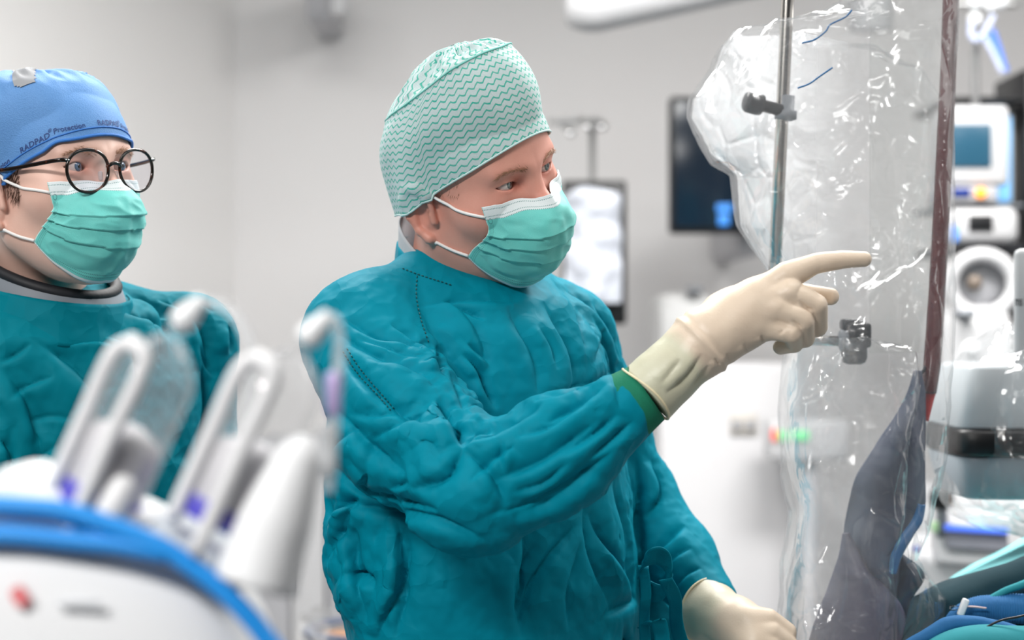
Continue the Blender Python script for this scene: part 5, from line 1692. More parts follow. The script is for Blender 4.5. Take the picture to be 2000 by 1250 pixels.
# film bag
bag = empty('detector_cover', tuple(P(2060, 1040, yd)), 'clear crumpled plastic cover around the x-ray detector', 'plastic cover')
rowsD = [(632, 1955, 1985), (640, 1940, 2050), (662, 1918, 2120), (690, 1886, 2230), (720, 1862, 2290), (770, 1852, 2310), (850, 1848, 2315), (910, 1842, 2315), (960, 1836, 2312), (985, 1842, 2305), (1005, 1858, 2300), (1020, 1890, 2290), (1034, 1930, 2260), (1042, 1985, 2200)]
film_tube('film', [(a, b, c, np.interp(a, [632, 700, 800, 950, 1042], [.03, .12, .15, .145, .05])) for a, b, c in rowsD], yd + .1, .15, M_film, bag, 21, nu=260, nv=180, amp=1.1)

# ---- operating table under its drapes
M_tealshade = plain('shaded_teal_drape', srgb(0, 46, 56), 0.9, var=0.12, scale=14, bump=0.2)  # shade of the near side is put into this cloth colour
M_cyan = plain('pale_cyan_drape', srgb(128, 204, 208), 0.8, var=0.06, scale=12, bump=0.2)
M_bluedr = plain('blue_drape', srgb(30, 98, 152), 0.8, var=0.12, scale=18, bump=0.3)
M_tealdr = plain('teal_drape', srgb(38, 138, 148), 0.85, var=0.1, scale=14, bump=0.2)
tb = empty('operating_table', tuple([P(2080, 1200, 2.7)[0], 2.7, 0]), 'operating table under teal drapes at the right edge', 'operating table')
tx = P(2120, 1200, 2.75)[0]
V, F = rbox((tx + .10, 2.77, 1.05), (.56, .44, .04), .015); mesh_obj('table_top', V, F, plain('table_pad', srgb(40, 44, 52), 0.6), tb)
V, F = rbox((tx + .1, 2.8, .54), (.24, .3, 1.0), .02); mesh_obj('pedestal', V, F, M_colm, tb)
V, F = rbox((tx + .1, 2.8, .04), (.5, .6, .08), .02); mesh_obj('foot', V, F, M_colm, tb)
def cloth_grid(name, rows, mat, label, cat, seed, amp=.006, nu=60, nv=40, group=None, parent=None, thick=.003):
    """rows of world control points (front to back or top to bottom)"""
    A = np.array(rows, float)
    G = cr_rows(A, nv); G = np.swapaxes(cr_rows(np.swapaxes(G, 0, 1), nu), 0, 1)
    p = G.reshape(-1, 3)
    N = grid_normals(G).reshape(-1, 3)
    d = amp * noise(p * 14 + seed) + amp * .5 * (voro(p * 20 + seed) - .5)
    G = (p + N * d[:, None]).reshape(G.shape)
    V, F = thick_grid(G, thick)
    o = mesh_obj(name, V, F, mat, parent)
    if label: tag(o, label, cat, group)
    return o
# far pale drape on top; near side's shade painted as a darker cloth
cloth_grid('drape_cloth', [[P(1830, 1150, 2.52), P(1920, 1118, 2.52), P(2010, 1090, 2.52), P(2180, 1040, 2.52), P(2400, 1020, 2.52)],
                           [P(1850, 1136, 2.75), P(1930, 1100, 2.75), P(2010, 1066, 2.75), P(2160, 1010, 2.75), P(2340, 990, 2.75)],
                           [P(1868, 1128, 3.0), P(1930, 1092, 3.0), P(2006, 1050, 3.0), P(2130, 990, 3.0), P(2270, 980, 3.0)],
                           [P(1880, 1200, 3.06), P(1930, 1160, 3.07), P(2006, 1120, 3.08), P(2130, 1060, 3.08), P(2270, 1050, 3.08)]],
           M_cyan, 'pale cyan drape cloth on top of the operating table', 'drape', 3, .004)
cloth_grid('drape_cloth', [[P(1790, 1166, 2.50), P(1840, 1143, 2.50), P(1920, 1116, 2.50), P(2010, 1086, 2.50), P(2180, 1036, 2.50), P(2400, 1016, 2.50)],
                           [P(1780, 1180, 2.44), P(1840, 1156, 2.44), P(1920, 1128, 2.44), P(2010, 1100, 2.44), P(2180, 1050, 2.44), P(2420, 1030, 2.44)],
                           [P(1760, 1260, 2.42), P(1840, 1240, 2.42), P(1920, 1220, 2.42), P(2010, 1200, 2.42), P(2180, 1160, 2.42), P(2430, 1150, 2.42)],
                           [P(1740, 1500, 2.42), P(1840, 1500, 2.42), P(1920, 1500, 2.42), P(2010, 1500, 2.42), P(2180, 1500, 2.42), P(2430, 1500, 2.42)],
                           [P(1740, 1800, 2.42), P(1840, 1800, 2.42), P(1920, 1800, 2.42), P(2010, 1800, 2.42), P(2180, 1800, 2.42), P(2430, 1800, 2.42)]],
           M_tealshade, 'teal drape hanging down the near side of the operating table, with painted shade', 'drape', 5, .006)
cloth_grid('drape_cloth', [[P(1800, 1262, 2.38), P(1850, 1238, 2.37), P(1920, 1232, 2.36), P(2010, 1232, 2.36), P(2200, 1230, 2.36)],
                           [P(1790, 1280, 2.32), P(1850, 1252, 2.30), P(1920, 1240, 2.29), P(2010, 1240, 2.29), P(2200, 1240, 2.29)],
                           [P(1790, 1400, 2.30), P(1850, 1400, 2.28), P(1920, 1400, 2.27), P(2010, 1400, 2.27), P(2200, 1400, 2.27)]],
           M_tealdr, 'teal drape in the bottom right corner below the blue cloth edge', 'drape', 8, .004)
# blue cloth roll lying along the edge
def roll(name, pts, r, mat, label, cat, Y, rib=0.0, ribn=90, flat=1.0, seg=20):
    p = catmull([P(x, y, Y) for x, y in pts], 30)
    t = np.linspace(0, 1, len(p))
    rr = np.interp(t, np.linspace(0, 1, len(r)), r) * (1 + rib * np.sin(t * ribn * 2 * np.pi))
    V, F = tube(p, rr, seg, flat=flat)
    V = V + (noise(V * 40)[:, None] * 0.002)
    return tag(mesh_obj(name, V, F, mat), label, cat)
roll('cloth_roll', [(1770, 1262), (1815, 1240), (1850, 1222), (1880, 1216), (1930, 1220), (1980, 1234), (2060, 1262)], [.006, .009, .010, .009, .008, .008, .008], M_bluedr, 'blue cloth edge folded over below the ribbed blue hose', 'drape', 2.335)
roll('ribbed_hose', [(1845, 1226), (1872, 1205), (1905, 1192), (1950, 1190), (2010, 1190), (2110, 1190)], [.006, .012, .0155, .017, .018, .018], M_bluedr, 'thick ribbed blue hose cover on the drapes', 'hose', 2.40, .045, 55)
roll('tube_line', [(1900, 1186), (1930, 1172), (1965, 1154), (2010, 1136), (2080, 1110)], [.0035, .0042, .0045, .0045, .0045], M_tealdr, 'thin teal tube running along the shaded drape', 'tube', 2.40)
roll('black_wire', [(1875, 1256), (1905, 1238), (1940, 1218), (1975, 1207), (2030, 1196), (2100, 1188)], [.0014, .0014], M_blackp, 'thin black wire lying over the blue cloth', 'wire', 2.30, seg=8)
# luer connector with clamp
M_clear = thin_glass('clear_connector', (0.93, 0.95, 0.95, 1), 0.10)
M_whitep = plain('white_plastic', srgb(232, 234, 236), 0.4, var=0.02)
iv = empty('line_connector', tuple(P(1880, 1186, 2.375)), 'clear tubing connector with white slide clamp beside the ribbed hose', 'connector')
V, F = lathe([(.0015, 0), (.0032, .0004), (.0032, .006), (.0024, .007), (.0024, .016), (.0018, .018)], P(1855, 1187, 2.375), (1, 0, -.05), 16); mesh_obj('luer', V, F, M_clear, iv)
V, F = rbox(P(1881, 1186, 2.372), (.008, .008, .021), .002, np.array([[.93, 0, .36], [0, 1, 0], [-.36, 0, .93]])); mesh_obj('slide_clamp', V, F, M_whitep, iv)
V, F = tube(catmull([P(1880, 1186, 2.374), P(1900, 1185, 2.374), P(1926, 1188, 2.376)], 6), .0012, 8); mesh_obj('line', V, F, plain('line_tube', srgb(220, 190, 190), .3), iv)
# ------------------------------------------------------------------ contrast injector close to the camera
yi = 1.27
S = yi / FPX          # metres per pixel at the injector
M_inj = plain('injector_shell', srgb(226, 227, 229), 0.6, var=0.015)
M_injg = plain('injector_grey', srgb(178, 184, 190), 0.4, var=0.03)
M_injb = plain('injector_blue_trim', srgb(20, 138, 220), 0.5, var=0.05)
M_injframe = plain('holder_frame', srgb(216, 216, 218), 0.5, var=0.02)
M_plun = plain('plunger_grey', srgb(200, 198, 202), 0.5, var=0.04)
M_purp = plain('plunger_seal_violet', srgb(74, 66, 190), 0.4, var=0.05)
M_clearS = film_mat('syringe_clear', 0.10, bump=0.0, rough=0.08, base=.06)
inj = empty('contrast_injector', (P(60, 1300, yi)[0], yi + .06, 0), 'white contrast injector with blue trim and two clear syringes, blurred in the foreground', 'injector')
cI = P(40, 1400, yi + .06)
def body_sdf(p):
    q = p - cI
    ax, az, ay = 520 * S, 478 * S, 0.10
    k = (np.abs(q[:, 0] / ax) ** 2.1 + np.abs(q[:, 2] / az) ** 2.1 + np.abs(q[:, 1] / ay) ** 9) ** (1 / 2.3) - 1
    return k * 0.10
V, F = surface_net(body_sdf, cI - [.19, .12, .18], cI + [.19, .12, .18], 0.005)
mesh_obj('housing', snap(body_sdf, V, 2), F, M_inj, inj)
V, F = rbox((cI[0], cI[1], .68), (.07, .07, 1.24), .015); mesh_obj('column', V, F, M_injg, inj)
V, F = rbox((cI[0], cI[1], .04), (.5, .5, .08), .03); mesh_obj('base', V, F, M_injg, inj)
yb = yi - .037
for pts, r in (([(-60, 984), (20, 988), (120, 998), (230, 1032), (330, 1078), (430, 1150), (495, 1215), (560, 1300)], .0064), ([(-60, 1042), (40, 1046), (140, 1056), (240, 1066), (330, 1082)], .0062)):
    V, F = tube(catmull([P(x, y, yb) for x, y in pts], 8), r, 14); mesh_obj('blue_rail', V, F, M_injb, inj)
# maker's mark: red emblem and a faint grey line of print on the front
fy = yi - .0405
ang = np.linspace(0, 2 * np.pi, 20)[:-1]
Vm = np.array([P(38 + 17 * math.cos(a) * (1 + .25 * math.sin(2 * a)), 1165 + 20 * math.sin(a), fy) for a in ang])
Vm2 = Vm + [0, .003, 0]
Fm = [tuple(range(19))] + [(i, (i + 1) % 19, (i + 1) % 19 + 19, i + 19) for i in range(19)]
mesh_obj('emblem', np.concatenate([Vm, Vm2]), Fm, plain('red_emblem', srgb(222, 120, 124), 0.5), inj, False)
V, F = rbox(P(155, 1178, fy + .0007), (.026, .0015, .004), .0006); mesh_obj('print_line', V, F, plain('grey_print', srgb(208, 210, 214), 0.6), inj)
# syringe tray
axd = np.array([0.41, -0.91]); axd /= np.linalg.norm(axd)
A3 = np.array([axd[0], 0.0, -axd[1]])          # syringe axis in the world (x, y, z)
S3 = np.array([-axd[1], 0.0, -axd[0]])         # sideways, to the right in the picture
B3 = np.array([0, 1.0, 0])
Mx = np.stack([S3, B3, A3], 1)
V, F = rbox(P(205, 1010, yi + .03), (.135, .10, .03), .012, np.array([[.93, 0, -.36], [0, 1, 0], [.36, 0, .93]]).T); mesh_obj('tray', V, F, M_inj, inj)
V, F = rbox(P(395, 1075, yi + .02), (.07, .08, .022), .008, np.array([[.85, 0, -.52], [0, 1, 0], [.52, 0, .85]]).T); mesh_obj('tray', V, F, M_injg, inj)
def unit(ox, oy, dy, name):
    o = empty(name, tuple(P(205 + ox, 960 + oy, yi + dy)))
    Yc = yi + dy
    c = P(262 + ox, 822 + oy, Yc)          # a point on the syringe axis
    R = .0265
    b0 = -.055; b1 = .028                  # barrel from the tray to the shoulder
    syr = MB()
    prof = [(R * .98, b0), (R, b0 + .002), (R, b1), (R * .96, b1 + .006), (R * .82, b1 + .014), (R * .58, b1 + .022), (R * .34, b1 + .027), (.0052, b1 + .031), (.0042, b1 + .040), (.0036, b1 + .042)]
    V, F = lathe(prof, c, A3, 40)
    return o, c, R, b0, b1, V, F, Yc
for ox, oy, dy, which, paddle in ((0, 0, 0, 'left syringe of the injector, clear barrel tilted to the right', 0), (246, 32, -.01, 'right syringe of the injector, with a large white grip beside it', 1)):
    o, c, R, b0, b1, V, F, Yc = unit(ox, oy, dy, 'syringe')
    tag(o, 'clear plastic syringe in the injector, ' + ('left one with tubing arching to the right' if paddle == 0 else 'right one next to the large white grip'), 'syringe', 'injector syringes')
    mesh_obj('barrel', V, F, M_clearS, o)
    V, F = lathe([(R * .9, b0 + .004), (R * .93, b0 + .006), (R * .93, b0 + .040), (R * .8, b0 + .046), (R * .3, b0 + .052), (.002, b0 + .053)], c, A3, 32); mesh_obj('plunger', V, F, M_plun, o)
    V, F = lathe([(R * .97, b0 - .004), (R * .985, b0 - .003), (R * .985, b0 + .008), (R * .97, b0 + .009)], c, A3, 32); mesh_obj('plunger_seal', V, F, M_purp, o)
    V, F = lathe([(.003, 0), (.0075, .002), (.0085, .006), (.0075, .013), (.0055, .018), (.0045, .024)], c + A3 * (b1 + .036), A3 + S3 * .35, 18); mesh_obj('tip_connector', V, F, M_whitep, o)
    # white holder frame: bars in front and at the left, joined over the shoulder
    fr = empty('syringe_holder', tuple(c + A3 * (b0 - .01)))
    tag(fr, ('narrow white holder frame of the left injector syringe' if paddle == 0 else 'white holder frame of the right injector syringe, with the big grip'), 'holder', 'injector syringe holders')
    Lb = -S3 * (R + .001) - B3 * .012; Rb = -S3 * .004 - B3 * (R + .005)
    pts = [c + A3 * (b0 - .012) + Lb, c + A3 * (-.01) + Lb, c + A3 * (b1 + .004) + Lb, c + A3 * (b1 + .016) + Lb * .75 - S3 * 0, c + A3 * (b1 + .017) + (Lb + Rb) * .5 - B3 * .004, c + A3 * (b1 + .010) + Rb, c + A3 * (-.01) + Rb, c + A3 * (b0 - .022) + Rb]
    V, F = tube(catmull(pts, 8), .0050, 12); mesh_obj('frame_bar', V, F, M_injframe, fr)
    pp = c + A3 * (b0 + .016) + S3 * (R * .55) - B3 * (R + .002)
    if paddle == 0:
        V, F = tube(np.array([pp - A3 * .035, pp - A3 * .01, pp + A3 * .006, pp + A3 * .010]), np.array([.011, .010, .0075, .003]), 14); mesh_obj('grip', V, F, M_injframe, fr)
    else:
        V, F = tube(catmull([P(500, 1140, yi - .03), P(528, 1050, yi - .03), P(560, 960, yi - .03), P(586, 890, yi - .03), P(600, 852, yi - .03)], 6), np.interp(np.linspace(0, 1, 25), [0, .35, .8, 1], [.026, .0225, .0125, .004]), 18); mesh_obj('grip', V, F, M_inj, fr)
M_tubec = film_mat('clear_tubing', 0.35, bump=0.0, rough=0.08)
for pts, lab in (([(366, 622), (384, 600), (410, 590), (445, 602), (474, 636), (490, 690), (488, 770), (470, 850)], 'clear tubing arching from the left injector syringe'), ([(608, 655), (628, 632), (650, 622), (662, 660), (660, 730), (654, 800), (648, 870), (640, 960)], 'clear tubing hanging from the right injector syringe')):
    t_ = empty('injector_tubing', tuple(P(*pts[-1], yi)))
    tag(t_, lab, 'tubing', 'injector tubing')
    V, F = tube(catmull([P(x, y, yi) for x, y in pts], 8), .0034, 12); mesh_obj('tube', V, F, M_tubec, t_)
    if pts[0][0] > 500:
        V, F = rbox(P(651, 770, yi), (.009, .009, .028), .003); mesh_obj('violet_clamp', V, F, plain('pale_violet', srgb(186, 168, 214), .4), t_)
        V, F = rbox(P(640, 880, yi), (.011, .011, .034), .004); mesh_obj('drip_chamber', V, F, M_whitep, t_)
# ------------------------------------------------------------------ background equipment
def bx(name, x0, y0, x1, y1, Y, depth, mat, parent, r=.01, tilt=None):
    """rounded box whose front face spans the given picture rectangle at depth Y"""
    s = Y / FPX
    c = P((x0 + x1) / 2, (y0 + y1) / 2, Y) + [0, depth / 2, 0]
    V, F = rbox(c, ((x1 - x0) * s, depth, (y1 - y0) * s), r)
    return mesh_obj(name, V, F, mat, parent)
def rod(name, pts, Y, r, mat, parent, seg=12):
    V, F = tube(catmull([P(x, y, Y) for x, y in pts], 6), r, seg)
    return mesh_obj(name, V, F, mat, parent)
M_eqw = plain('equipment_white', srgb(192, 192, 194), 0.4, var=0.02)
M_eqg = plain('equipment_grey', srgb(170, 170, 174), 0.4, var=0.03)
M_scr = plain('dark_screen', srgb(14, 26, 40), 0.2, emit=(.004, .010, .018, 1), estr=1)
M_scrteal = plain('monitor_screen', srgb(36, 72, 92), 0.25, emit=(.012, .045, .070, 1), estr=1)
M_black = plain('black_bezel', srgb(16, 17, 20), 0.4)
M_ledblue = plain('screen_blue', srgb(60, 130, 220), 0.3, emit=(.05, .22, .55, 1), estr=1)
M_glowblue = plain('lit_blue_panel', srgb(130, 190, 240), 0.4, emit=(.18, .48, .85, 1), estr=.7)
M_orange = plain('orange_lamp', srgb(250, 150, 30), 0.4, emit=(1.0, .32, .02, 1), estr=1.4)
M_navyd = plain('navy_display', srgb(20, 40, 110), 0.3, emit=(.01, .03, .14, 1), estr=1)
M_pole2 = plain('stand_steel', srgb(176, 176, 176), 0.3, 0.6)
M_chrome = plain('chrome', (.9, .9, .9, 1), .12, 1.0)

# wall display behind the drape
d1 = empty('wall_display', tuple(P(1400, 455, 5.2)), 'dark flat display with a small blue picture on the back wall', 'display')
bx('bezel', 1308, 188, 1500, 456, 5.2, .06, M_black, d1, .01)
bx('screen', 1318, 198, 1490, 443, 5.195, .02, M_scr, d1, .002)
bx('picture', 1400, 398, 1430, 414, 5.19, .015, M_ledblue, d1, .002); bx('picture', 1403, 418, 1424, 440, 5.19, .015, M_ledblue, d1, .002)
bx('mount', 1440, 300, 1490, 500, 5.27, .72, M_eqg, d1, .02)

# drip stand with hooks, and black board with a white plastic sleeve
d2 = empty('drip_stand', (P(1157, 600, 5.06)[0], 5.06, 0), 'thin grey drip stand with shiny hooks behind the pointing surgeon', 'drip stand')
V, F = tube(np.array([P(1157, 236, 5.06), [P(1157, 0, 5.06)[0], 5.06, .06]]), .008, 12); mesh_obj('pole', V, F, M_pole2, d2)
rod('crossbar', [(1070, 238), (1157, 236), (1176, 238)], 5.06, .007, M_pole2, d2)
for x, y in ((1108, 252), (1143, 240), (1170, 240)):
    V, F = tube(catmull([P(x - 8, y - 6, 5.06), P(x - 2, y + 2, 5.04), P(x + 6, y + 10, 5.03), P(x + 10, y + 2, 5.04)], 6), .009, 10); mesh_obj('hook', V, F, M_chrome, d2)
V, F = lathe([(.14, 0), (.14, .03), (.05, .06), (.03, .07)], (P(1157, 0, 5.06)[0], 5.06, 0), (0, 0, 1), 28); mesh_obj('foot', V, F, M_eqg, d2)
d3 = empty('sleeve_board', tuple(P(1160, 632, 4.95)), 'black upright board with a white plastic sleeve hung on the drip stand', 'board')
bx('board', 1098, 352, 1224, 634, 4.98, .03, M_black, d3, .008)
rowsS = []
for (yy, l, r) in ((376, 1104, 1212), (440, 1102, 1213), (520, 1103, 1213), (592, 1104, 1214)):
    rowsS.append([P(l, yy + (0 if yy > 400 else 8), 4.96), P((l * 2 + r) / 3, yy + (0 if yy > 400 else -10), 4.94), P((l + 2 * r) / 3, yy + (0 if yy > 400 else -6), 4.94), P(r, yy + (0 if yy > 400 else 4), 4.96)])
cloth_grid('sleeve', rowsS, plain('white_sleeve', srgb(204, 208, 218), .3, var=.03, bump=.3, bscale=20), None, None, 2, .03, nu=40, nv=50, parent=d3, thick=.004)

# ceiling arm and lamp end at the top
d4 = empty('ceiling_boom', tuple(P(1130, 0, 4.6)), 'thick white ceiling boom crossing the top of the back wall', 'ceiling boom')
V, F = tube(np.array([P(1102, 16, 4.6), P(1110, 16, 4.6), P(1140, 16, 4.6), P(1160, 14, 4.6), P(1480, -56, 4.6), P(1700, -104, 4.6)]), np.array([.02, .042, .054, .057, .057, .057]), 28); mesh_obj('arm', V, F, M_eqw, d4)
V, F = lathe([(.05, 0), (.05, .8), (.09, .82), (.09, .85)], [P(1700, 0, 4.6)[0], 4.6, 2.15], (0, 0, 1), 24); mesh_obj('ceiling_column', V, F, M_eqw, d4)
d5 = empty('camera_housing', tuple(P(640, 0, 5.5)), 'small grey and white fixture at the top of the back wall', 'fixture')
bx('bracket', 597, -60, 646, 38, 5.6, .4, M_eqg, d5, .006)
V, F = lathe([(.02, 0), (.025, .01), (.025, .16), (.02, .17)], P(663, 30, 5.5), (0, 0, 1), 20); mesh_obj('barrel', V, F, M_eqw, d5)

# grey cart, socket, small signal unit
d6 = empty('equipment_cart', (P(1330, 700, 5.3)[0], 5.4, 0), 'pale grey equipment cart below the dark wall display', 'cart')
c_ = P(1340, 580, 5.3)
M_cart = plain('cart_shell', srgb(212, 212, 212), 0.5, var=0.02)
V, F = rbox((c_[0], 5.45, c_[2] / 2 + .03), (.15, .3, c_[2] - .04), .03); mesh_obj('cabinet', V, F, M_cart, d6)
bx('drawer', 1292, 610, 1388, 690, 5.292, .02, M_cart, d6, .006)
c2 = P(1425, 705, 5.2)
V, F = rbox((c2[0], 5.3, c2[2] / 2), (.36, .2, c2[2] - .01), .02); mesh_obj('wall_bright_block', V, F, plain('wall_bright_white', srgb(214, 213, 215), .5, var=.01), d6)  # added pale block, standing in for the brighter lower part of the wall
for x, y in ((1358, 566), (1402, 596)): bx('handle', x - 14, y - 6, x + 14, y + 6, 5.27, .05, M_greyp, d6, .004)
d7 = empty('wall_socket', tuple(P(1452, 830, 5.19)), 'beige double socket on the added pale block of lower wall', 'socket')
bx('plate', 1426, 808, 1480, 850, 5.19, .015, plain('beige_plate', srgb(206, 200, 192), .5), d7, .006)
for k in (1440, 1466): bx('outlet', k - 9, 820, k + 9, 840, 5.182, .012, M_eqg, d7, .004)
d8 = empty('signal_unit', tuple(P(1560, 870, 5.0)), 'small white unit with green and red lights seen through the plastic', 'signal unit')
bx('case', 1500, 820, 1660, 900, 5.0, .1, M_eqw, d8, .01)
bx('green_light', 1522, 842, 1580, 860, 4.99, .02, plain('green_light', srgb(90, 220, 130), .4, emit=(.1, .7, .25, 1), estr=.8), d8, .003)
bx('red_light', 1508, 838, 1518, 862, 4.99, .02, plain('red_light', srgb(240, 90, 80), .4, emit=(.8, .1, .06, 1), estr=.6), d8, .003)
V, F = tube(np.array([P(1580, 900, 5.05), [P(1580, 0, 5.05)[0], 5.05, .0]]), .02, 12); mesh_obj('stand', V, F, M_eqg, d8)

# anaesthesia tower
yt_ = 4.5
d9 = empty('patient_monitor', tuple(P(1915, 360, yt_)), 'pale grey patient monitor with dark blue screen on the equipment tower', 'monitor')
bx('case', 1846, 205, 1972, 362, yt_, .16, M_eqw, d9, .012); bx('screen', 1856, 242, 1937, 326, yt_ - .006, .02, M_scrteal, d9, .003)
d10 = empty('gas_module', tuple(P(1890, 398, yt_)), 'flat module with navy display and glowing orange knob under the monitor', 'module')
bx('case', 1840, 363, 1950, 396, yt_, .16, M_eqg, d10, .006); bx('display', 1858, 367, 1896, 383, yt_ - .006, .02, M_navyd, d10, .002)
V, F = lathe([(.001, -.012), (.009, -.012), (.012, -.006), (.012, .01)], P(1915, 377, yt_), (0, 1, 0), 20); mesh_obj('knob', V, F, M_orange, d10)
d11 = empty('lit_panel', tuple(P(1960, 405, yt_ + .2)), 'glowing light blue panel behind the patient monitor', 'panel')
bx('panel', 1930, 225, 1976, 394, yt_ + .18, .03, M_glowblue, d11, .006); bx('back', 1926, 221, 1980, 396, yt_ + .212, .03, M_eqw, d11, .006)
d12 = empty('infusion_unit', tuple(P(1925, 476, yt_)), 'white unit with small black screen below the orange knob', 'infusion unit')
bx('case', 1850, 404, 1992, 476, yt_, .18, M_eqw, d12, .02); bx('screen', 1893, 420, 1940, 451, yt_ - .006, .02, M_black, d12, .002); bx('blue_button', 1860, 440, 1872, 472, yt_ - .006, .02, M_ledblue, d12, .003)
d13 = empty('equipment_tower', (P(2000, 480, yt_)[0], yt_ + .3, 0), 'tall black equipment tower at the right edge with dark shelves', 'equipment tower')
V, F = rbox((P(2030, 0, yt_ + .3)[0], yt_ + .35, 1.05), (.12, .3, 2.06), .01); mesh_obj('column', V, F, M_black, d13)
bx('shelf', 1850, 188, 2000, 200, yt_ + .14, .4, M_black, d13, .004); bx('shelf', 1876, 477, 2000, 492, yt_ + .02, .5, M_blackp, d13, .004)
bx('shelf', 1846, 398, 2000, 404, yt_ + .03, .4, M_greyp, d13, .002)
d14 = empty('hook_stand', tuple(P(1905, 200, yt_ + .1)), 'grey pole with white hooks and hanging blue cables above the monitor', 'hook stand')
V, F = tube(np.array([P(1905, 206, yt_ + .1), P(1905, -60, yt_ + .1)]), .009, 12); mesh_obj('pole', V, F, M_pole2, d14)
rod('crossbar', [(1860, 10), (1905, 8), (1990, 8)], yt_ + .1, .008, M_pole2, d14)
for x, y in ((1904, 6), (1936, 10), (1955, 4), (1904, 38)):
    V, F = lathe([(.002, -.014), (.014, -.010), (.016, 0), (.014, .010), (.002, .014)], P(x, y, yt_ + .07), (.3, 1, .2), 16); mesh_obj('hook', V, F, M_whitep, d14)
M_cabw = plain('cable_lilac', srgb(196, 204, 232), .5); M_cabb = plain('cable_blue', srgb(84, 124, 214), .5)
for pts, m in (([(1898, 40), (1896, 66), (1906, 78), (1922, 64), (1936, 40), (1940, 30)], M_cabw), ([(1918, 66), (1930, 86), (1944, 112), (1958, 142)], M_cabw), ([(1938, 58), (1950, 92), (1960, 124), (1966, 140)], M_cabb), ([(1910, 74), (1930, 72), (1946, 100), (1960, 130)], M_cabb)):
    rod('cable', pts, yt_ + .06, .0065, m, d14)
# white round machine under the tower
d15 = empty('white_machine', (P(1920, 700, 4.3)[0], 4.3, 0), 'white rounded machine with ring-shaped drum at the right', 'machine')
V, F = tube(catmull([P(1918 + 62 * math.cos(a), 556 + 58 * math.sin(a), 4.3) for a in np.linspace(0, 2 * np.pi, 17)[:-1]], 4, closed=True), .016, 12, closed=True); mesh_obj('ring', V, F, M_eqw, d15)
V, F = lathe([(.002, 0), (.058, 0), (.060, .02), (.002, .021)], P(1918, 556, 4.32), (0, 1, 0), 30); mesh_obj('disc', V, F, M_eqg, d15)
V, F = lathe([(.002, -.02), (.014, -.018), (.018, 0), (.002, .004)], P(1902, 552, 4.31), (0, 1, 0), 16); mesh_obj('hub', V, F, plain('hub_brown', srgb(112, 100, 90), .5), d15)
bx('cowling', 1848, 596, 1992, 900, 4.24, .3, M_eqw, d15, .05)
bx('wedge', 1874, 604, 1908, 622, 4.2, .08, M_greyp, d15, .01)
V, F = lathe([(.002, -.018), (.016, -.012), (.020, 0), (.016, .012), (.002, .018)], P(1897, 684, 4.2), (0, 1, 0), 18); mesh_obj('ball_knob', V, F, M_whitep, d15)
V, F = rbox((P(1920, 0, 4.4)[0], 4.42, .58), (.3, .3, 1.14), .04); mesh_obj('cabinet', V, F, M_eqw, d15)
# low unit with tilted display between shield and table
d16 = empty('low_console', (P(1900, 1100, 3.7)[0], 3.75, 0), 'white console with tilted grey screen and blue title bar behind the drapes', 'console')
yl_ = 3.7
MxT = np.array([[1, 0, .04], [0, .94, .34], [-.06, -.34, .94]])
def tbox(name, x, y, sx, sz, dy, d, mat, r=.005):
    V, F = rbox(P(x, y, yl_) + [0, dy, 0], (sx, d, sz), r, MxT); return mesh_obj(name, V, F, mat, d16)
tbox('case', 1906, 1060, .150, .11, .03, .05, M_eqw, .012); tbox('screen', 1908, 1050, .112, .045, -.0005, .004, plain('grey_screen', srgb(112, 114, 122), .4, emit=(.02, .02, .025, 1)), .001); tbox('title_bar', 1906, 1033, .115, .012, -.004, .004, plain('blue_title', srgb(70, 110, 230), .4, emit=(.03, .08, .4, 1)), .001)
bx('body', 1790, 1072, 2010, 1260, 3.7, .3, M_eqw, d16, .03)
V, F = rbox((P(1900, 0, 3.85)[0], 3.87, .5), (.22, .26, 1.0), .02); mesh_obj('pedestal', V, F, M_eqw, d16)
bx('violet_button', 1786, 1068, 1798, 1080, 3.69, .02, M_purp, d16, .003); bx('green_label', 1822, 1020, 1834, 1040, 3.69, .02, plain('green_label', srgb(190, 230, 180), .5), d16, .002)
V, F = lathe([(.002, -.02), (.02, -.016), (.024, 0), (.018, .02)], P(1838, 972, 3.68), (0, 1, 0), 18); mesh_obj('dark_knob', V, F, M_black, d16)
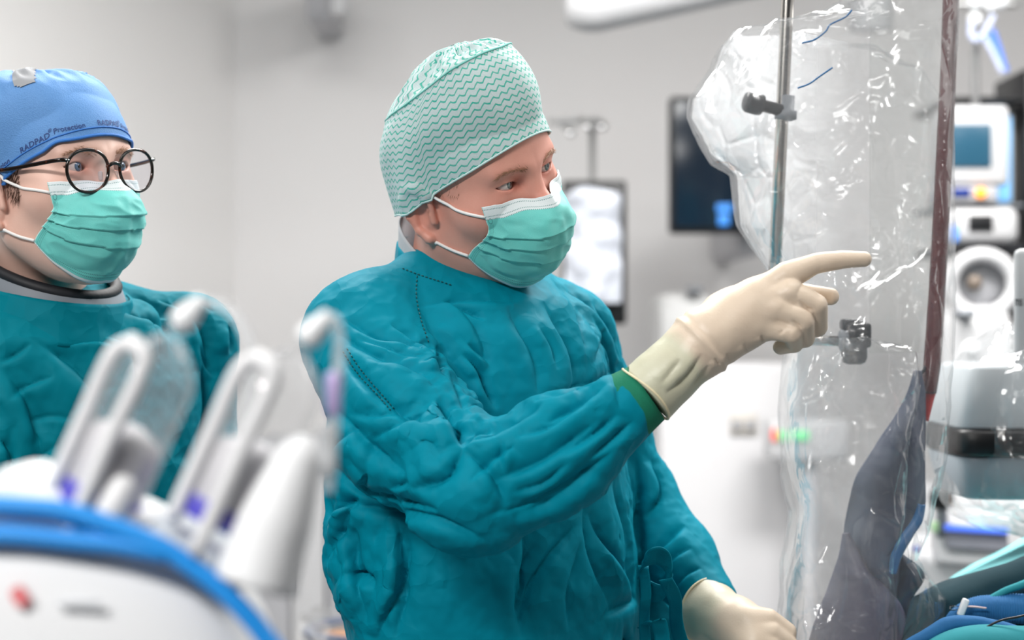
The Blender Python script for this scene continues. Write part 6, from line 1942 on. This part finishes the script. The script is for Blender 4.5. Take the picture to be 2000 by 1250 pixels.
V, F = rbox(P(1838, 1030, 3.72), (.02, .03, .10), .005); mesh_obj('knob_post', V, F, M_greyp, d16)

# waste bin with liner and pale cabinet, between injector and gown
d17 = empty('tall_cabinet', (P(600, 1000, 5.6)[0], 5.7, 0), 'pale grey cabinet with a vertical door gap behind the surgeon', 'cabinet')
zt = P(600, 860, 5.6)[2]
for i, (l, r) in enumerate(((470, 566), (570, 634), (640, 760))):
    s_ = 5.6 / FPX; xc = ((l + r) / 2 - 1000) * s_
    V, F = rbox((xc, 5.61, zt / 2), ((r - l) * s_, .02, zt - .02), .004); mesh_obj('door', V, F, M_eqg if i != 1 else M_eqw, d17)
V, F = rbox((P(615, 0, 5.6)[0], 5.78, zt / 2), (.42, .3, zt), .004); mesh_obj('carcass', V, F, M_eqg, d17)
d18 = empty('waste_bin', (P(660, 1210, 3.6)[0], 3.62, 0), 'orange waste bin with dark rim and clear plastic liner', 'waste bin')
yb_ = 3.6; zb = P(660, 1238, yb_)[2]
V, F = lathe([(.10, 0), (.12, .02), (.135, zb - .04), (.135, zb - .02)], (P(742, 0, yb_)[0], yb_ + .1, 0), (0, 0, 1), 40); mesh_obj('bucket', V, F, plain('bin_orange', srgb(196, 132, 72), .5), d18)
V, F = tube(ring_pts((P(742, 0, yb_)[0], yb_ + .1, zb - .012), np.array([0, 1., 0]), np.array([1., 0, 0]), .137, .137, 0, 48), .012, 10, closed=True); mesh_obj('rim', V, F, plain('bin_rim_navy', srgb(52, 66, 92), .4), d18)
th = np.arange(60) / 60 * 2 * np.pi
G = []
for k, (r_, z_) in enumerate(((.118, zb - .03), (.128, zb + .012), (.150, zb + .016), (.156, zb - .02), (.160, zb - .09))):
    G.append(np.stack([P(742, 0, yb_)[0] + r_ * np.cos(th) * (1 + .04 * np.sin(7 * th + k)), yb_ + .1 + r_ * np.sin(th) * (1 + .04 * np.sin(7 * th + k)), z_ + .008 * np.sin(9 * th + 2 * k)], 1))
mesh_obj('liner', np.concatenate(G), grid_faces(60, 5, True), M_film, d18)
